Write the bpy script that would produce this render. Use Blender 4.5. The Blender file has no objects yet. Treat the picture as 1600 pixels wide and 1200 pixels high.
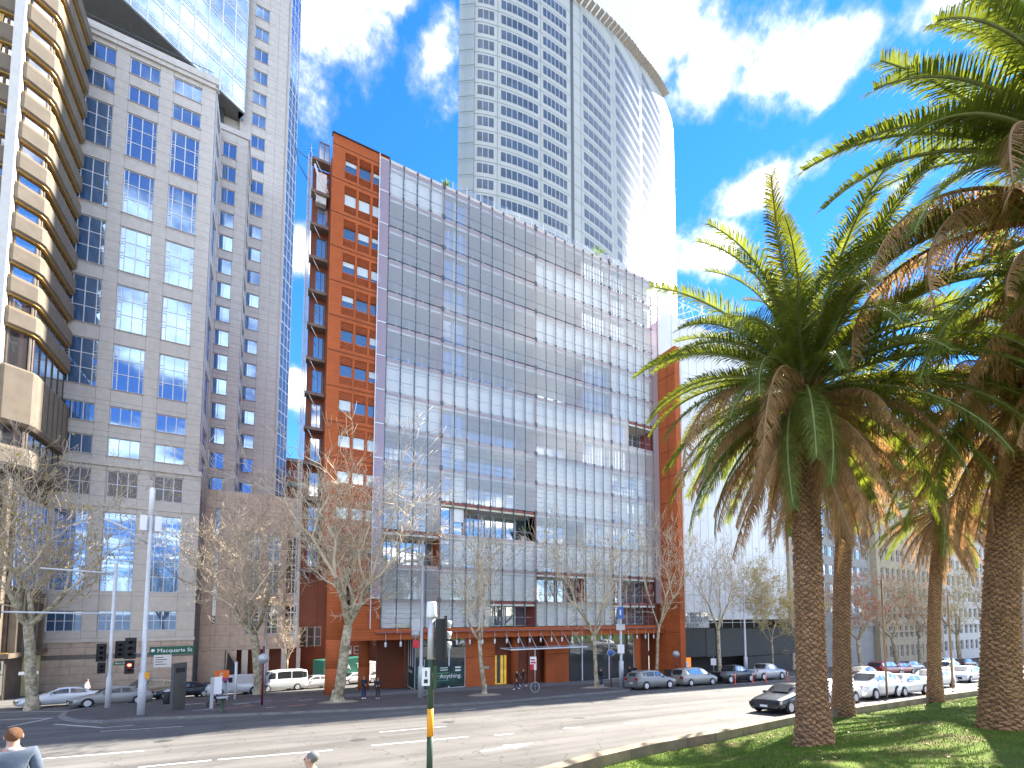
import bpy, bmesh, math, random
from mathutils import Vector, Matrix, Euler
R = math.radians
scene = bpy.context.scene
COL = scene.collection
# ------------------------------------------------------------------ camera
# world frame: X runs along the street front, Y runs away from the camera across the street, Z up
FPX, PCX, PCY, PITCH, HEAD, CAMZ = 720.0, 820.0, 914.0, R(3.7), R(28.7), 3.3
cam = bpy.data.cameras.new('camera'); camo = bpy.data.objects.new('camera', cam); COL.objects.link(camo)
cam.sensor_width = 36; cam.lens = FPX / 1600 * 36
cam.shift_x = -(PCX - 800) / 1600; cam.shift_y = (PCY - 600) / 1600
cam.clip_end = 4000; cam.clip_start = .1
camo.location = (0, 0, CAMZ); camo.rotation_euler = (R(90) + PITCH, 0, -HEAD)
scene.camera = camo
# ------------------------------------------------------------------ sky, sun, exposure
SUN_AZ, SUN_EL = R(72.6), R(37.5)
world = bpy.data.worlds.new('World'); scene.world = world; world.use_nodes = True
def build_sky():
    nt = world.node_tree; N = nt.nodes; L = nt.links; N.clear()
    out = N.new('ShaderNodeOutputWorld'); bg = N.new('ShaderNodeBackground'); bg.inputs[1].default_value = .105
    L.new(bg.outputs[0], out.inputs[0])
    sky = N.new('ShaderNodeTexSky'); sky.sky_type = 'NISHITA'; sky.sun_disc = False
    sky.sun_elevation = SUN_EL; sky.sun_rotation = SUN_AZ
    sky.air_density = 1.0; sky.dust_density = 0.0; sky.ozone_density = 4.0; sky.altitude = 1500
    tc = N.new('ShaderNodeTexCoord')
    def math_(op, a, b=None, clamp=False):
        n = N.new('ShaderNodeMath'); n.operation = op; n.use_clamp = clamp
        for i, v in enumerate((a, b)):
            if v is None: continue
            if isinstance(v, (int, float)): n.inputs[i].default_value = v
            else: L.new(v, n.inputs[i])
        return n.outputs[0]
    def noise(scale, detail, rough, vec, off=0):
        n = N.new('ShaderNodeTexNoise'); n.inputs['Scale'].default_value = scale; n.inputs['Detail'].default_value = detail
        n.inputs['Roughness'].default_value = rough
        m = N.new('ShaderNodeVectorMath'); m.operation = 'ADD'; m.inputs[1].default_value = (off, off * .7, off * 1.3)
        L.new(vec, m.inputs[0]); L.new(m.outputs[0], n.inputs['Vector']); return n.outputs['Fac']
    sep = N.new('ShaderNodeSeparateXYZ'); L.new(tc.outputs['Generated'], sep.inputs[0])
    # project the direction onto a flat cloud deck
    zc = math_('MAXIMUM', sep.outputs[2], .06)
    comb = N.new('ShaderNodeCombineXYZ')
    L.new(math_('DIVIDE', sep.outputs[0], zc), comb.inputs[0]); L.new(math_('DIVIDE', sep.outputs[1], zc), comb.inputs[1])
    deck = comb.outputs[0]
    fine = noise(8.5, 10, .62, tc.outputs['Generated'], 3.1)
    fine2 = noise(22.0, 6, .6, tc.outputs['Generated'], 7.7)
    # cumulus gathered round a few centres of the cloud deck (direction x, y, z, half size in radians, flattening)
    cents = CLOUDS
    total = None
    for (cx, cy, cz, rad, flat) in cents:
        d = N.new('ShaderNodeVectorMath'); d.operation = 'SUBTRACT'; d.inputs[1].default_value = (cx, cy, cz)
        L.new(tc.outputs['Generated'], d.inputs[0])
        s = N.new('ShaderNodeVectorMath'); s.operation = 'MULTIPLY'; s.inputs[1].default_value = (1 / rad, 1 / rad, flat / rad)
        L.new(d.outputs[0], s.inputs[0])
        ln = N.new('ShaderNodeVectorMath'); ln.operation = 'LENGTH'; L.new(s.outputs[0], ln.inputs[0])
        v = math_('SUBTRACT', 1.0, ln.outputs['Value'])
        total = v if total is None else math_('MAXIMUM', total, v)
    # outside the view: denser, brighter clouds added to fill the shade
    gen = math_('MULTIPLY', math_('SUBTRACT', noise(1.1, 7, .6, deck, 11.3), .464), 9.0)
    back = math_('MULTIPLY', math_('ADD', math_('MULTIPLY', sep.outputs[1], -4.0), .5), 1.0, True)
    gen = math_('SUBTRACT', gen, math_('SUBTRACT', 1.0, back))
    total = math_('MAXIMUM', total, gen)
    m = math_('ADD', total, math_('MULTIPLY', math_('SUBTRACT', fine, .5), 2.7))
    m = math_('ADD', m, math_('MULTIPLY', math_('SUBTRACT', fine2, .5), .8))
    mr = N.new('ShaderNodeMapRange'); mr.interpolation_type = 'SMOOTHSTEP'
    mr.inputs['From Min'].default_value = .0; mr.inputs['From Max'].default_value = .95; L.new(m, mr.inputs['Value'])
    mr.inputs['To Max'].default_value = .96
    # brightness grows with cloud density, highest in the added clouds behind
    cr = N.new('ShaderNodeMapRange'); L.new(m, cr.inputs['Value'])
    cr.inputs['From Min'].default_value = .25; cr.inputs['From Max'].default_value = 2.9
    cr.inputs['To Min'].default_value = .13; cr.inputs['To Max'].default_value = 1.0
    cc = N.new('ShaderNodeMix'); cc.data_type = 'RGBA'; cc.blend_type = 'MULTIPLY'; cc.inputs[0].default_value = 1
    cc.inputs[6].default_value = CLOUD_COL; L.new(cr.outputs[0], cc.inputs[7])
    hs = N.new('ShaderNodeHueSaturation'); hs.inputs['Saturation'].default_value = SKY_SAT; hs.inputs['Value'].default_value = SKY_VAL
    L.new(sky.outputs[0], hs.inputs['Color'])
    ti = N.new('ShaderNodeMix'); ti.data_type = 'RGBA'; ti.blend_type = 'MULTIPLY'; ti.inputs[0].default_value = 1; ti.inputs[7].default_value = SKY_TINT; L.new(hs.outputs[0], ti.inputs[6])
    mx = N.new('ShaderNodeMix'); mx.data_type = 'RGBA'; L.new(mr.outputs[0], mx.inputs[0]); L.new(ti.outputs[2], mx.inputs[6]); L.new(cc.outputs[2], mx.inputs[7])
    L.new(mx.outputs[2], bg.inputs[0])
CLOUD_COL = (10.5, 10.3, 10.1, 1); SKY_SAT = 1.27; SKY_VAL = .47; SKY_TINT = (1.0, .90, .97, 1)
def ray(x, y):
    a = (x - PCX) / FPX; b = (PCY - y) / FPX
    fw = math.cos(PITCH) - b * math.sin(PITCH); up = math.sin(PITCH) + b * math.cos(PITCH)
    return Vector((a * math.cos(HEAD) + fw * math.sin(HEAD), -a * math.sin(HEAD) + fw * math.cos(HEAD), up))
CLOUDS = []
for (x, y, rad, fl) in ((515, 2, .12, 1.7), (628, -8, .05, 1.6), (676, 85, .06, .8), (1040, 25, .13, 1.2), (1205, 100, .13, 2.0), (1300, 85, .11, 1.9), (1110, 110, .11, 1.6),
                        (1192, 298, .10, 2.4), (1112, 388, .10, 2.0), (468, 392, .06, 1.3), (465, 605, .07, 1.5), (1480, -8, .11, 3.0), (230, -180, .3, 1.5)):
    v = ray(x, y).normalized(); CLOUDS.append((v.x, v.y, v.z, rad * (.74 if 1000 < x < 1400 and y < 200 else .85), fl))
build_sky()
sl = bpy.data.lights.new('sun', 'SUN'); sl.energy = 2.4; sl.angle = R(.53); sl.color = (1, .93, .82)
so = bpy.data.objects.new('sun', sl); COL.objects.link(so)
SUNV = Vector((math.sin(SUN_AZ) * math.cos(SUN_EL), math.cos(SUN_AZ) * math.cos(SUN_EL), math.sin(SUN_EL)))
so.rotation_euler = SUNV.to_track_quat('Z', 'Y').to_euler(); so.location = SUNV * 300
vs = scene.view_settings; vs.view_transform = 'Standard'; vs.look = 'None'; vs.exposure = 3.2; vs.gamma = 1.0
scene.cycles.max_bounces = 8; scene.cycles.transparent_max_bounces = 12; scene.cycles.caustics_reflective = False; scene.cycles.caustics_refractive = False
scene.cycles.sample_clamp_indirect = 5.0; scene.cycles.sample_clamp_direct = 30.0
try: scene.cycles.use_denoising = True
except Exception: pass
# ------------------------------------------------------------------ pixel -> place helpers
def gz(X, Y):
    Yc = max(-15, min(Y, 64)); Xc = max(-60, min(X, 160))
    return -.0244 * Xc - .085 * Yc - (.02 * (min(Y, 200) - 64) if Y > 64 else 0)
def onY(x, y, Y):
    r = ray(x, y); t = Y / r.y; return Vector((r.x * t, Y, CAMZ + r.z * t))
def onX(x, y, X):
    r = ray(x, y); t = X / r.x; return Vector((X, r.y * t, CAMZ + r.z * t))
def onG(x, y, off=0):
    r = ray(x, y); t = (CAMZ - off) / (-.0244 * r.x - .085 * r.y - r.z)
    return Vector((r.x * t, r.y * t, CAMZ + r.z * t))
def atF(x, y, fw):            # point at forward distance fw
    r = ray(x, y); k = fw / (r.x * math.sin(HEAD) + r.y * math.cos(HEAD)); return Vector((r.x * k, r.y * k, CAMZ + r.z * k))
# ------------------------------------------------------------------ materials
MATS = {}
def pm(name, col, rough=.6, var=.12, scale=2.0, bump=0, bscale=None, metal=0, spec=.5, detail=4, world=True, dirt=0, emit=None, estr=0):
    if name in MATS: return MATS[name]
    m = bpy.data.materials.new(name); m.use_nodes = True; nt = m.node_tree; N = nt.nodes; L = nt.links
    b = N['Principled BSDF']; b.inputs['Roughness'].default_value = rough; b.inputs['Metallic'].default_value = metal
    b.inputs['Specular IOR Level'].default_value = spec
    if world: g = N.new('ShaderNodeNewGeometry').outputs['Position']
    else: g = N.new('ShaderNodeTexCoord').outputs['Object']
    n = N.new('ShaderNodeTexNoise'); n.inputs['Scale'].default_value = scale; n.inputs['Detail'].default_value = detail; L.new(g, n.inputs['Vector'])
    mr = N.new('ShaderNodeMapRange'); mr.inputs['From Min'].default_value = .25; mr.inputs['From Max'].default_value = .75
    mr.inputs['To Min'].default_value = 1 - var; mr.inputs['To Max'].default_value = 1 + var; L.new(n.outputs['Fac'], mr.inputs['Value'])
    fac = mr.outputs[0]
    if dirt:
        n2 = N.new('ShaderNodeTexNoise'); n2.inputs['Scale'].default_value = .25; n2.inputs['Detail'].default_value = 6
        mp = N.new('ShaderNodeMapping'); mp.inputs['Scale'].default_value = (1, 1, .12); L.new(g, mp.inputs[0]); L.new(mp.outputs[0], n2.inputs['Vector'])
        m2 = N.new('ShaderNodeMapRange'); m2.inputs['From Min'].default_value = .4; m2.inputs['From Max'].default_value = .75
        m2.inputs['To Min'].default_value = 1; m2.inputs['To Max'].default_value = 1 - dirt; L.new(n2.outputs['Fac'], m2.inputs['Value'])
        mu = N.new('ShaderNodeMath'); mu.operation = 'MULTIPLY'; L.new(fac, mu.inputs[0]); L.new(m2.outputs[0], mu.inputs[1]); fac = mu.outputs[0]
    vm = N.new('ShaderNodeVectorMath'); vm.operation = 'SCALE'; vm.inputs[0].default_value = col[:3]; L.new(fac, vm.inputs['Scale'])
    L.new(vm.outputs[0], b.inputs['Base Color'])
    if bump:
        bn = N.new('ShaderNodeTexNoise'); bn.inputs['Scale'].default_value = bscale or scale * 6; bn.inputs['Detail'].default_value = 5; L.new(g, bn.inputs['Vector'])
        bp = N.new('ShaderNodeBump'); bp.inputs['Strength'].default_value = bump; bp.inputs['Distance'].default_value = .05
        L.new(bn.outputs['Fac'], bp.inputs['Height']); L.new(bp.outputs[0], b.inputs['Normal'])
    if emit: b.inputs['Emission Color'].default_value = (*emit, 1); b.inputs['Emission Strength'].default_value = estr
    MATS[name] = m; return m
def glassmat(name, tint, refl=.5, rough=.02, var=.0, rcol=(.93, .96, 1)):
    """facade glass: dark room behind a reflecting skin"""
    m = bpy.data.materials.new(name); m.use_nodes = True; nt = m.node_tree; N = nt.nodes; L = nt.links
    b = N['Principled BSDF']; b.inputs['Base Color'].default_value = (*tint, 1); b.inputs['Roughness'].default_value = .4
    gl = N.new('ShaderNodeBsdfGlossy'); gl.inputs['Roughness'].default_value = rough; gl.inputs['Color'].default_value = (*rcol, 1)
    lw = N.new('ShaderNodeLayerWeight'); lw.inputs['Blend'].default_value = .25
    mr = N.new('ShaderNodeMapRange'); mr.inputs['To Min'].default_value = refl; mr.inputs['To Max'].default_value = min(1, refl + .35); L.new(lw.outputs['Fresnel'], mr.inputs['Value'])
    mx = N.new('ShaderNodeMixShader'); L.new(mr.outputs[0], mx.inputs[0]); L.new(b.outputs[0], mx.inputs[1]); L.new(gl.outputs[0], mx.inputs[2])
    nz = N.new('ShaderNodeTexNoise'); nz.inputs['Scale'].default_value = .7; nz.inputs['Detail'].default_value = 1
    g = N.new('ShaderNodeNewGeometry'); L.new(g.outputs['Position'], nz.inputs['Vector'])
    bp = N.new('ShaderNodeBump'); bp.inputs['Strength'].default_value = .03; bp.inputs['Distance'].default_value = .05; L.new(nz.outputs['Fac'], bp.inputs['Height']); L.new(bp.outputs[0], gl.inputs['Normal'])
    L.new(mx.outputs[0], N['Material Output'].inputs[0]); MATS[name] = m; return m
def screenmat(name, tint=(.8, .87, .95), veil=.14, refl=.12, veilcol=(.62, .68, .78), rough=.03):
    """thin see-through pane: transparent + reflection + a light frit veil"""
    m = bpy.data.materials.new(name); m.use_nodes = True; nt = m.node_tree; N = nt.nodes; L = nt.links
    N.remove(N['Principled BSDF'])
    tr = N.new('ShaderNodeBsdfTransparent'); tr.inputs[0].default_value = (*tint, 1)
    gl = N.new('ShaderNodeBsdfGlossy'); gl.inputs['Roughness'].default_value = rough; gl.inputs['Color'].default_value = (.95, .97, 1, 1)
    df = N.new('ShaderNodeBsdfDiffuse'); df.inputs[0].default_value = (*veilcol, 1)
    lw = N.new('ShaderNodeLayerWeight'); lw.inputs['Blend'].default_value = .18
    mr = N.new('ShaderNodeMapRange'); mr.inputs['To Min'].default_value = refl; mr.inputs['To Max'].default_value = min(1, refl + .5); L.new(lw.outputs['Fresnel'], mr.inputs['Value'])
    m1 = N.new('ShaderNodeMixShader'); L.new(mr.outputs[0], m1.inputs[0]); L.new(tr.outputs[0], m1.inputs[1]); L.new(gl.outputs[0], m1.inputs[2])
    m2 = N.new('ShaderNodeMixShader'); m2.inputs[0].default_value = veil; L.new(m1.outputs[0], m2.inputs[1]); L.new(df.outputs[0], m2.inputs[2])
    L.new(m2.outputs[0], N['Material Output'].inputs[0]); MATS[name] = m; return m
# ------------------------------------------------------------------ mesh helpers
class MB:
    """collects shapes; build() links them as ONE mesh object"""
    def __init__(s): s.v = []; s.f = []; s.m = []; s.sm = []
    def add(s, vs, fs, mi=0, smooth=False):
        o = len(s.v); s.v += [tuple(v) for v in vs]
        for f in fs: s.f.append(tuple(i + o for i in f)); s.m.append(mi); s.sm.append(smooth)
        return s
    def quad(s, a, b, c, d, mi=0): return s.add((a, b, c, d), ((0, 1, 2, 3),), mi)
    def box(s, x0, x1, y0, y1, z0, z1, mi=0):
        return s.add([(x, y, z) for z in (z0, z1) for y in (y0, y1) for x in (x0, x1)],
                     ((0, 2, 3, 1), (4, 5, 7, 6), (0, 1, 5, 4), (2, 6, 7, 3), (0, 4, 6, 2), (1, 3, 7, 5)), mi)
    def obox(s, O, U, V, W, mi=0):   # box from corner O with edge vectors
        O, U, V, W = map(Vector, (O, U, V, W))
        return s.add([O + U * i + V * j + W * k for k in (0, 1) for j in (0, 1) for i in (0, 1)],
                     ((0, 2, 3, 1), (4, 5, 7, 6), (0, 1, 5, 4), (2, 6, 7, 3), (0, 4, 6, 2), (1, 3, 7, 5)), mi)
    def prism(s, poly, z0, z1, mi=0, cap=True):
        n = len(poly); vs = [(p[0], p[1], z0) for p in poly] + [(p[0], p[1], z1) for p in poly]
        fs = [(i, (i + 1) % n, n + (i + 1) % n, n + i) for i in range(n)]
        if cap: fs += [tuple(range(n - 1, -1, -1)), tuple(range(n, 2 * n))]
        return s.add(vs, fs, mi)
    def tube(s, path, rad, n=6, mi=0, cap=True, smooth=True):
        P = [Vector(p) for p in path]; k = len(P)
        if isinstance(rad, (int, float)): rad = [rad] * k
        vs = []; prev = None
        for i in range(k):
            t = (P[min(i + 1, k - 1)] - P[max(i - 1, 0)])
            t = t.normalized() if t.length > 1e-6 else Vector((0, 0, 1))
            if prev is None:
                a = t.orthogonal().normalized()
            else:
                a = prev - t * prev.dot(t); a = a.normalized() if a.length > 1e-5 else t.orthogonal().normalized()
            prev = a; b = t.cross(a)
            vs += [P[i] + (a * math.cos(2 * math.pi * j / n) + b * math.sin(2 * math.pi * j / n)) * rad[i] for j in range(n)]
        fs = [(i * n + j, i * n + (j + 1) % n, (i + 1) * n + (j + 1) % n, (i + 1) * n + j) for i in range(k - 1) for j in range(n)]
        if cap and n > 2: fs += [tuple(range(n - 1, -1, -1)), tuple(range((k - 1) * n, k * n))]
        return s.add(vs, fs, mi, smooth)
    def lathe(s, prof, n=12, c=(0, 0, 0), mi=0, smooth=True):   # prof: (radius, z)
        k = len(prof); vs = [(c[0] + r * math.cos(2 * math.pi * j / n), c[1] + r * math.sin(2 * math.pi * j / n), c[2] + z) for r, z in prof for j in range(n)]
        fs = [(i * n + j, i * n + (j + 1) % n, (i + 1) * n + (j + 1) % n, (i + 1) * n + j) for i in range(k - 1) for j in range(n)]
        fs += [tuple(range(n - 1, -1, -1)), tuple(range((k - 1) * n, k * n))]
        return s.add(vs, fs, mi, smooth)
    def mesh(s, name, mats):
        me = bpy.data.meshes.new(name); me.from_pydata(s.v, [], s.f)
        if not isinstance(mats, (list, tuple)): mats = [mats]
        for m in mats: me.materials.append(m)
        if len(mats) > 1: me.polygons.foreach_set('material_index', s.m)
        me.polygons.foreach_set('use_smooth', s.sm); me.update(); return me
    def build(s, name, mats, parent=None, kind=None, label=None):
        return link(name, s.mesh(name, mats), parent, kind=kind, label=label)
def link(name, me, parent=None, loc=(0, 0, 0), rot=(0, 0, 0), scl=None, kind=None, label=None):
    o = bpy.data.objects.new(name, me); COL.objects.link(o); o.location = loc; o.rotation_euler = rot
    if scl is not None: o.scale = scl if not isinstance(scl, (int, float)) else (scl,) * 3
    if parent:
        o.parent = parent
        if parent.name in WORLDP: o.matrix_parent_inverse = Matrix.Translation(-parent.location)   # children given in world coordinates
    if kind: o['kind'] = kind
    if label: o['label'] = label
    return o
WORLDP = set()
def building(name, label, cat, loc, group=None):
    o = thing(name, label, cat, loc, 0, group); WORLDP.add(o.name); return o
def tag(o, label, cat, group=None):
    o['label'] = label; o['category'] = cat
    if group: o['group'] = group
    return o
def thing(name, label, cat, loc=(0, 0, 0), rz=0, group=None, scl=1):
    o = bpy.data.objects.new(name, None); COL.objects.link(o); o.empty_display_size = .2
    o.location = loc; o.rotation_euler = (0, 0, rz)
    if scl != 1: o.scale = (scl,) * 3
    return tag(o, label, cat, group)
def copy_tree(o, parent=None):
    c = o.copy(); COL.objects.link(c); c.parent = parent
    for ch in list(o.children): copy_tree(ch, c)
    return c
def facade(mb, O, U, u0, u1, z0, z1, holes, depth=.3, mi=0, joints=None, rmi=None):
    """wall sheet through point O along unit vector U with rectangular openings and their reveals; inward = U rotated left"""
    O = Vector(O); U = Vector(U).normalized(); I = Vector((-U.y, U.x, 0)); Z = Vector((0, 0, 1)); rmi = mi if rmi is None else rmi
    us = sorted({u0, u1, *[h[0] for h in holes], *[h[1] for h in holes]}); zs = sorted({z0, z1, *[h[2] for h in holes], *[h[3] for h in holes]})
    us = [u for u in us if u0 <= u <= u1]; zs = [z for z in zs if z0 <= z <= z1]
    nu, nz = len(us) - 1, len(zs) - 1
    op = [[False] * nz for _ in range(nu)]
    for h in holes:
        for i in range(nu):
            if us[i] >= h[0] - 1e-6 and us[i + 1] <= h[1] + 1e-6:
                for j in range(nz):
                    if zs[j] >= h[2] - 1e-6 and zs[j + 1] <= h[3] + 1e-6: op[i][j] = True
    P = lambda u, z, d=0: O + U * u + I * d + Z * (z - O.z)
    for i in range(nu):
        j = 0
        while j < nz:
            if op[i][j]: j += 1; continue
            k = j
            while k + 1 < nz and not op[i][k + 1] and all(op[q][k + 1] == op[q][j] for q in (i - 1, i + 1) if 0 <= q < nu): k += 1
            mb.quad(P(us[i], zs[j]), P(us[i + 1], zs[j]), P(us[i + 1], zs[k + 1]), P(us[i], zs[k + 1]), mi); j = k + 1
    for (a, b, c, d) in holes:
        mb.quad(P(a, c), P(b, c), P(b, c, depth), P(a, c, depth), rmi); mb.quad(P(a, d, depth), P(b, d, depth), P(b, d), P(a, d), rmi)
        mb.quad(P(a, c), P(a, c, depth), P(a, d, depth), P(a, d), rmi); mb.quad(P(b, c, depth), P(b, c), P(b, d), P(b, d, depth), rmi)
    return mb
_WIN = {}
def window(parent, O, U, u, z, w, h, inset, vm, hm, fmat, gmat, bar=.05, fd=.06, name='window', pname='pane', extra=None, pd=.02):
    """window part (frame with mullions) + pane sub-part, meshes shared by size. vm/hm: relative mullion positions"""
    U = Vector(U).normalized(); I = Vector((-U.y, U.x, 0)); P = Vector(O) + U * u + I * inset; P.z = z
    key = (round(w, 2), round(h, 2), tuple(vm), tuple(hm), fmat.name, gmat.name, bar, fd)
    if key not in _WIN:
        a = MB(); b2 = bar
        a.box(0, w, 0, fd, 0, b2); a.box(0, w, 0, fd, h - b2, h); a.box(0, b2, 0, fd, b2, h - b2); a.box(w - b2, w, 0, fd, b2, h - b2)
        for t in vm: a.box(w * t - b2 / 2, w * t + b2 / 2, .004, fd, b2, h - b2)
        for t in hm: a.box(b2, w - b2, .008, fd, h * t - b2 / 2, h * t + b2 / 2)
        p = MB(); p.quad((0, fd * .8, 0), (w, fd * .8, 0), (w, fd * .8, h), (0, fd * .8, h))
        _WIN[key] = (a.mesh(name, fmat), p.mesh(pname, gmat))
    fm, pmh = _WIN[key]; ang = math.atan2(U.y, U.x)
    f = link(name, fm, parent, P, (0, 0, ang)); link(pname, pmh, f)
    return f

def text_part(txt, size, mat, parent, loc, rot, name='lettering', ext=.004, align='LEFT'):
    cu = bpy.data.curves.new(name, 'FONT'); cu.body = txt; cu.size = size; cu.extrude = ext; cu.align_x = align; cu.resolution_u = 2
    t = bpy.data.objects.new('tmp', cu); COL.objects.link(t); bpy.context.view_layer.update()
    me = bpy.data.meshes.new_from_object(t.evaluated_get(bpy.context.evaluated_depsgraph_get())); bpy.data.objects.remove(t)
    me.name = name; me.materials.clear(); me.materials.append(mat)
    return link(name, me, parent, loc, rot)
# ================================================================== SETTING
random.seed(5)
def asphalt():
    m = pm('asphalt', (.155, .148, .138), rough=.72, var=.16, scale=.35, bump=.25, bscale=60, detail=6, spec=.12)
    nt = m.node_tree; N = nt.nodes; L = nt.links; b = N['Principled BSDF']; src = b.inputs['Base Color'].links[0].from_socket
    g = N.new('ShaderNodeNewGeometry')
    # wheel tracks and patches running along the street
    mp = N.new('ShaderNodeMapping'); mp.inputs['Scale'].default_value = (.05, .9, 1); L.new(g.outputs['Position'], mp.inputs[0])
    n = N.new('ShaderNodeTexNoise'); n.inputs['Scale'].default_value = 1; n.inputs['Detail'].default_value = 5; L.new(mp.outputs[0], n.inputs['Vector'])
    n3 = N.new('ShaderNodeTexNoise'); n3.inputs['Scale'].default_value = 45; n3.inputs['Detail'].default_value = 2; L.new(g.outputs['Position'], n3.inputs['Vector'])
    mr = N.new('ShaderNodeMapRange'); mr.inputs['From Min'].default_value = .3; mr.inputs['From Max'].default_value = .7; mr.inputs['To Min'].default_value = .66; mr.inputs['To Max'].default_value = 1.2; L.new(n.outputs['Fac'], mr.inputs['Value'])
    mr2 = N.new('ShaderNodeMapRange'); mr2.inputs['From Min'].default_value = .3; mr2.inputs['From Max'].default_value = .7; mr2.inputs['To Min'].default_value = .85; mr2.inputs['To Max'].default_value = 1.15; L.new(n3.outputs['Fac'], mr2.inputs['Value'])
    mu = N.new('ShaderNodeMath'); mu.operation = 'MULTIPLY'; L.new(mr.outputs[0], mu.inputs[0]); L.new(mr2.outputs[0], mu.inputs[1])
    vm = N.new('ShaderNodeVectorMath'); vm.operation = 'SCALE'; 
    vo = N.new('ShaderNodeTexVoronoi'); vo.feature = 'DISTANCE_TO_EDGE'; vo.inputs['Scale'].default_value = .42; nd = N.new('ShaderNodeTexNoise'); nd.inputs['Scale'].default_value = 1.3; nd.inputs['Detail'].default_value = 6
    L.new(g.outputs['Position'], nd.inputs['Vector']); ad = N.new('ShaderNodeVectorMath'); ad.operation = 'ADD'; L.new(g.outputs['Position'], ad.inputs[0]); L.new(nd.outputs['Color'], ad.inputs[1]); L.new(ad.outputs[0], vo.inputs['Vector'])
    mc = N.new('ShaderNodeMapRange'); mc.inputs['From Max'].default_value = .012; mc.inputs['To Min'].default_value = .55; L.new(vo.outputs['Distance'], mc.inputs['Value'])
    ns = N.new('ShaderNodeTexNoise'); ns.inputs['Scale'].default_value = 1.1; ns.inputs['Detail'].default_value = 8; ns.inputs['Roughness'].default_value = .7; L.new(g.outputs['Position'], ns.inputs['Vector'])
    ms = N.new('ShaderNodeMapRange'); ms.inputs['From Min'].default_value = .58; ms.inputs['From Max'].default_value = .72; ms.inputs['To Min'].default_value = 1; ms.inputs['To Max'].default_value = .72; L.new(ns.outputs['Fac'], ms.inputs['Value'])
    m3 = N.new('ShaderNodeMath'); m3.operation = 'MULTIPLY'; L.new(mc.outputs[0], m3.inputs[0]); L.new(ms.outputs[0], m3.inputs[1]); m4 = N.new('ShaderNodeMath'); m4.operation = 'MULTIPLY'; L.new(m3.outputs[0], m4.inputs[0]); L.new(mu.outputs[0], m4.inputs[1])
    L.new(src, vm.inputs[0]); L.new(m4.outputs[0], vm.inputs['Scale']); L.new(vm.outputs[0], b.inputs['Base Color'])
    return m
xs = [-1500, -300, -60, 0, 60, 160, 400, 1800]; ys = [-1500, -200, -15, 20, 64, 110, 200, 600, 1900]
mb = MB(); vs_ = [(x, y, gz(x, y)) for y in ys for x in xs]; nx = len(xs)
mb.add(vs_, [(j * nx + i, j * nx + i + 1, (j + 1) * nx + i + 1, (j + 1) * nx + i) for j in range(len(ys) - 1) for i in range(nx - 1)])
mb.build('road', asphalt(), kind='structure')
# far footpath: outline in pixels of its kerb, back kerb on the side street
front = [onG(x, y) for x, y in ((91, 1122), (100, 1126), (118, 1129), (161, 1130), (206, 1126), (330, 1121), (620, 1108.5), (800, 1097), (985, 1080))]
front += [Vector((27.6, 33.9, 0)), Vector((60, 33.6, 0)), Vector((160, 33.2, 0))]
back = [onG(x, y) for x, y in ((97, 1116), (130, 1109), (180, 1103), (260, 1095), (330, 1090.5), (440, 1086), (560, 1079))]
back += [Vector((22, 62.5, 0)), Vector((63, 63, 0)), Vector((160, 63, 0))]
outline = front + back[::-1]
def sheet(poly, off):   # flat-on-slope polygon: all points inside one slope zone
    b = MB(); b.add([(p.x, p.y, gz(p.x, p.y) + off) for p in poly], [tuple(range(len(poly)))]); return b
KH = .13
pavm = pm('paving', (.105, .092, .09), rough=.85, var=.22, scale=.8, bump=.2, bscale=25)
def paver_pattern(m, sx, sy, mortar=.02, dark=.7):
    nt = m.node_tree; N = nt.nodes; L = nt.links; b = N['Principled BSDF']; src = b.inputs['Base Color'].links[0].from_socket
    g = N.new('ShaderNodeNewGeometry'); br = N.new('ShaderNodeTexBrick'); br.inputs['Scale'].default_value = 1
    br.inputs['Brick Width'].default_value = sx; br.inputs['Row Height'].default_value = sy; br.inputs['Mortar Size'].default_value = mortar
    br.inputs['Color1'].default_value = (1, 1, 1, 1); br.inputs['Color2'].default_value = (.8, .76, .76, 1); br.inputs['Mortar'].default_value = (dark, dark, dark, 1)
    L.new(g.outputs['Position'], br.inputs['Vector'])
    mx = N.new('ShaderNodeMix'); mx.data_type = 'RGBA'; mx.blend_type = 'MULTIPLY'; mx.inputs[0].default_value = 1; L.new(src, mx.inputs[6]); L.new(br.outputs['Color'], mx.inputs[7]); L.new(mx.outputs[2], b.inputs['Base Color'])
paver_pattern(pavm, .46, .23, .012)
pav = sheet(outline, KH).build('footpath', pavm, kind='structure')
granite = pm('kerb_stone', (.22, .21, .2), rough=.8, var=.25, scale=1.5, bump=.2, dirt=.2)
def kerb(name, line, w=.28, h=KH, inner=1, mat=None, off=0):
    b = MB(); n = len(line)
    for i in range(n - 1):
        a, c = line[i], line[i + 1]; t = (c - a); t.z = 0; t.normalize(); nrm = Vector((-t.y, t.x, 0)) * w * inner
        gap = t * .012
        L_ = (c - a).length; k = max(1, int(L_ / 1.2))
        for q in range(k):
            p0 = a.lerp(c, q / k) + gap; p1 = a.lerp(c, (q + 1) / k) - gap
            pts = [p0, p1, p1 + nrm, p0 + nrm]
            b.add([(p.x, p.y, gz(p.x, p.y) - .15) for p in pts] + [(p.x, p.y, gz(p.x, p.y) + h + .006 + off) for p in pts],
                  ((0, 1, 5, 4), (1, 2, 6, 5), (2, 3, 7, 6), (3, 0, 4, 7), (4, 5, 6, 7)))
    return b.build(name, mat or granite, kind='structure')
kerb('kerb', front); kerb('kerb', [back[0], *back], inner=-1)
kerb('kerb', [back[0].copy(), front[0].copy()], inner=1)
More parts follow.
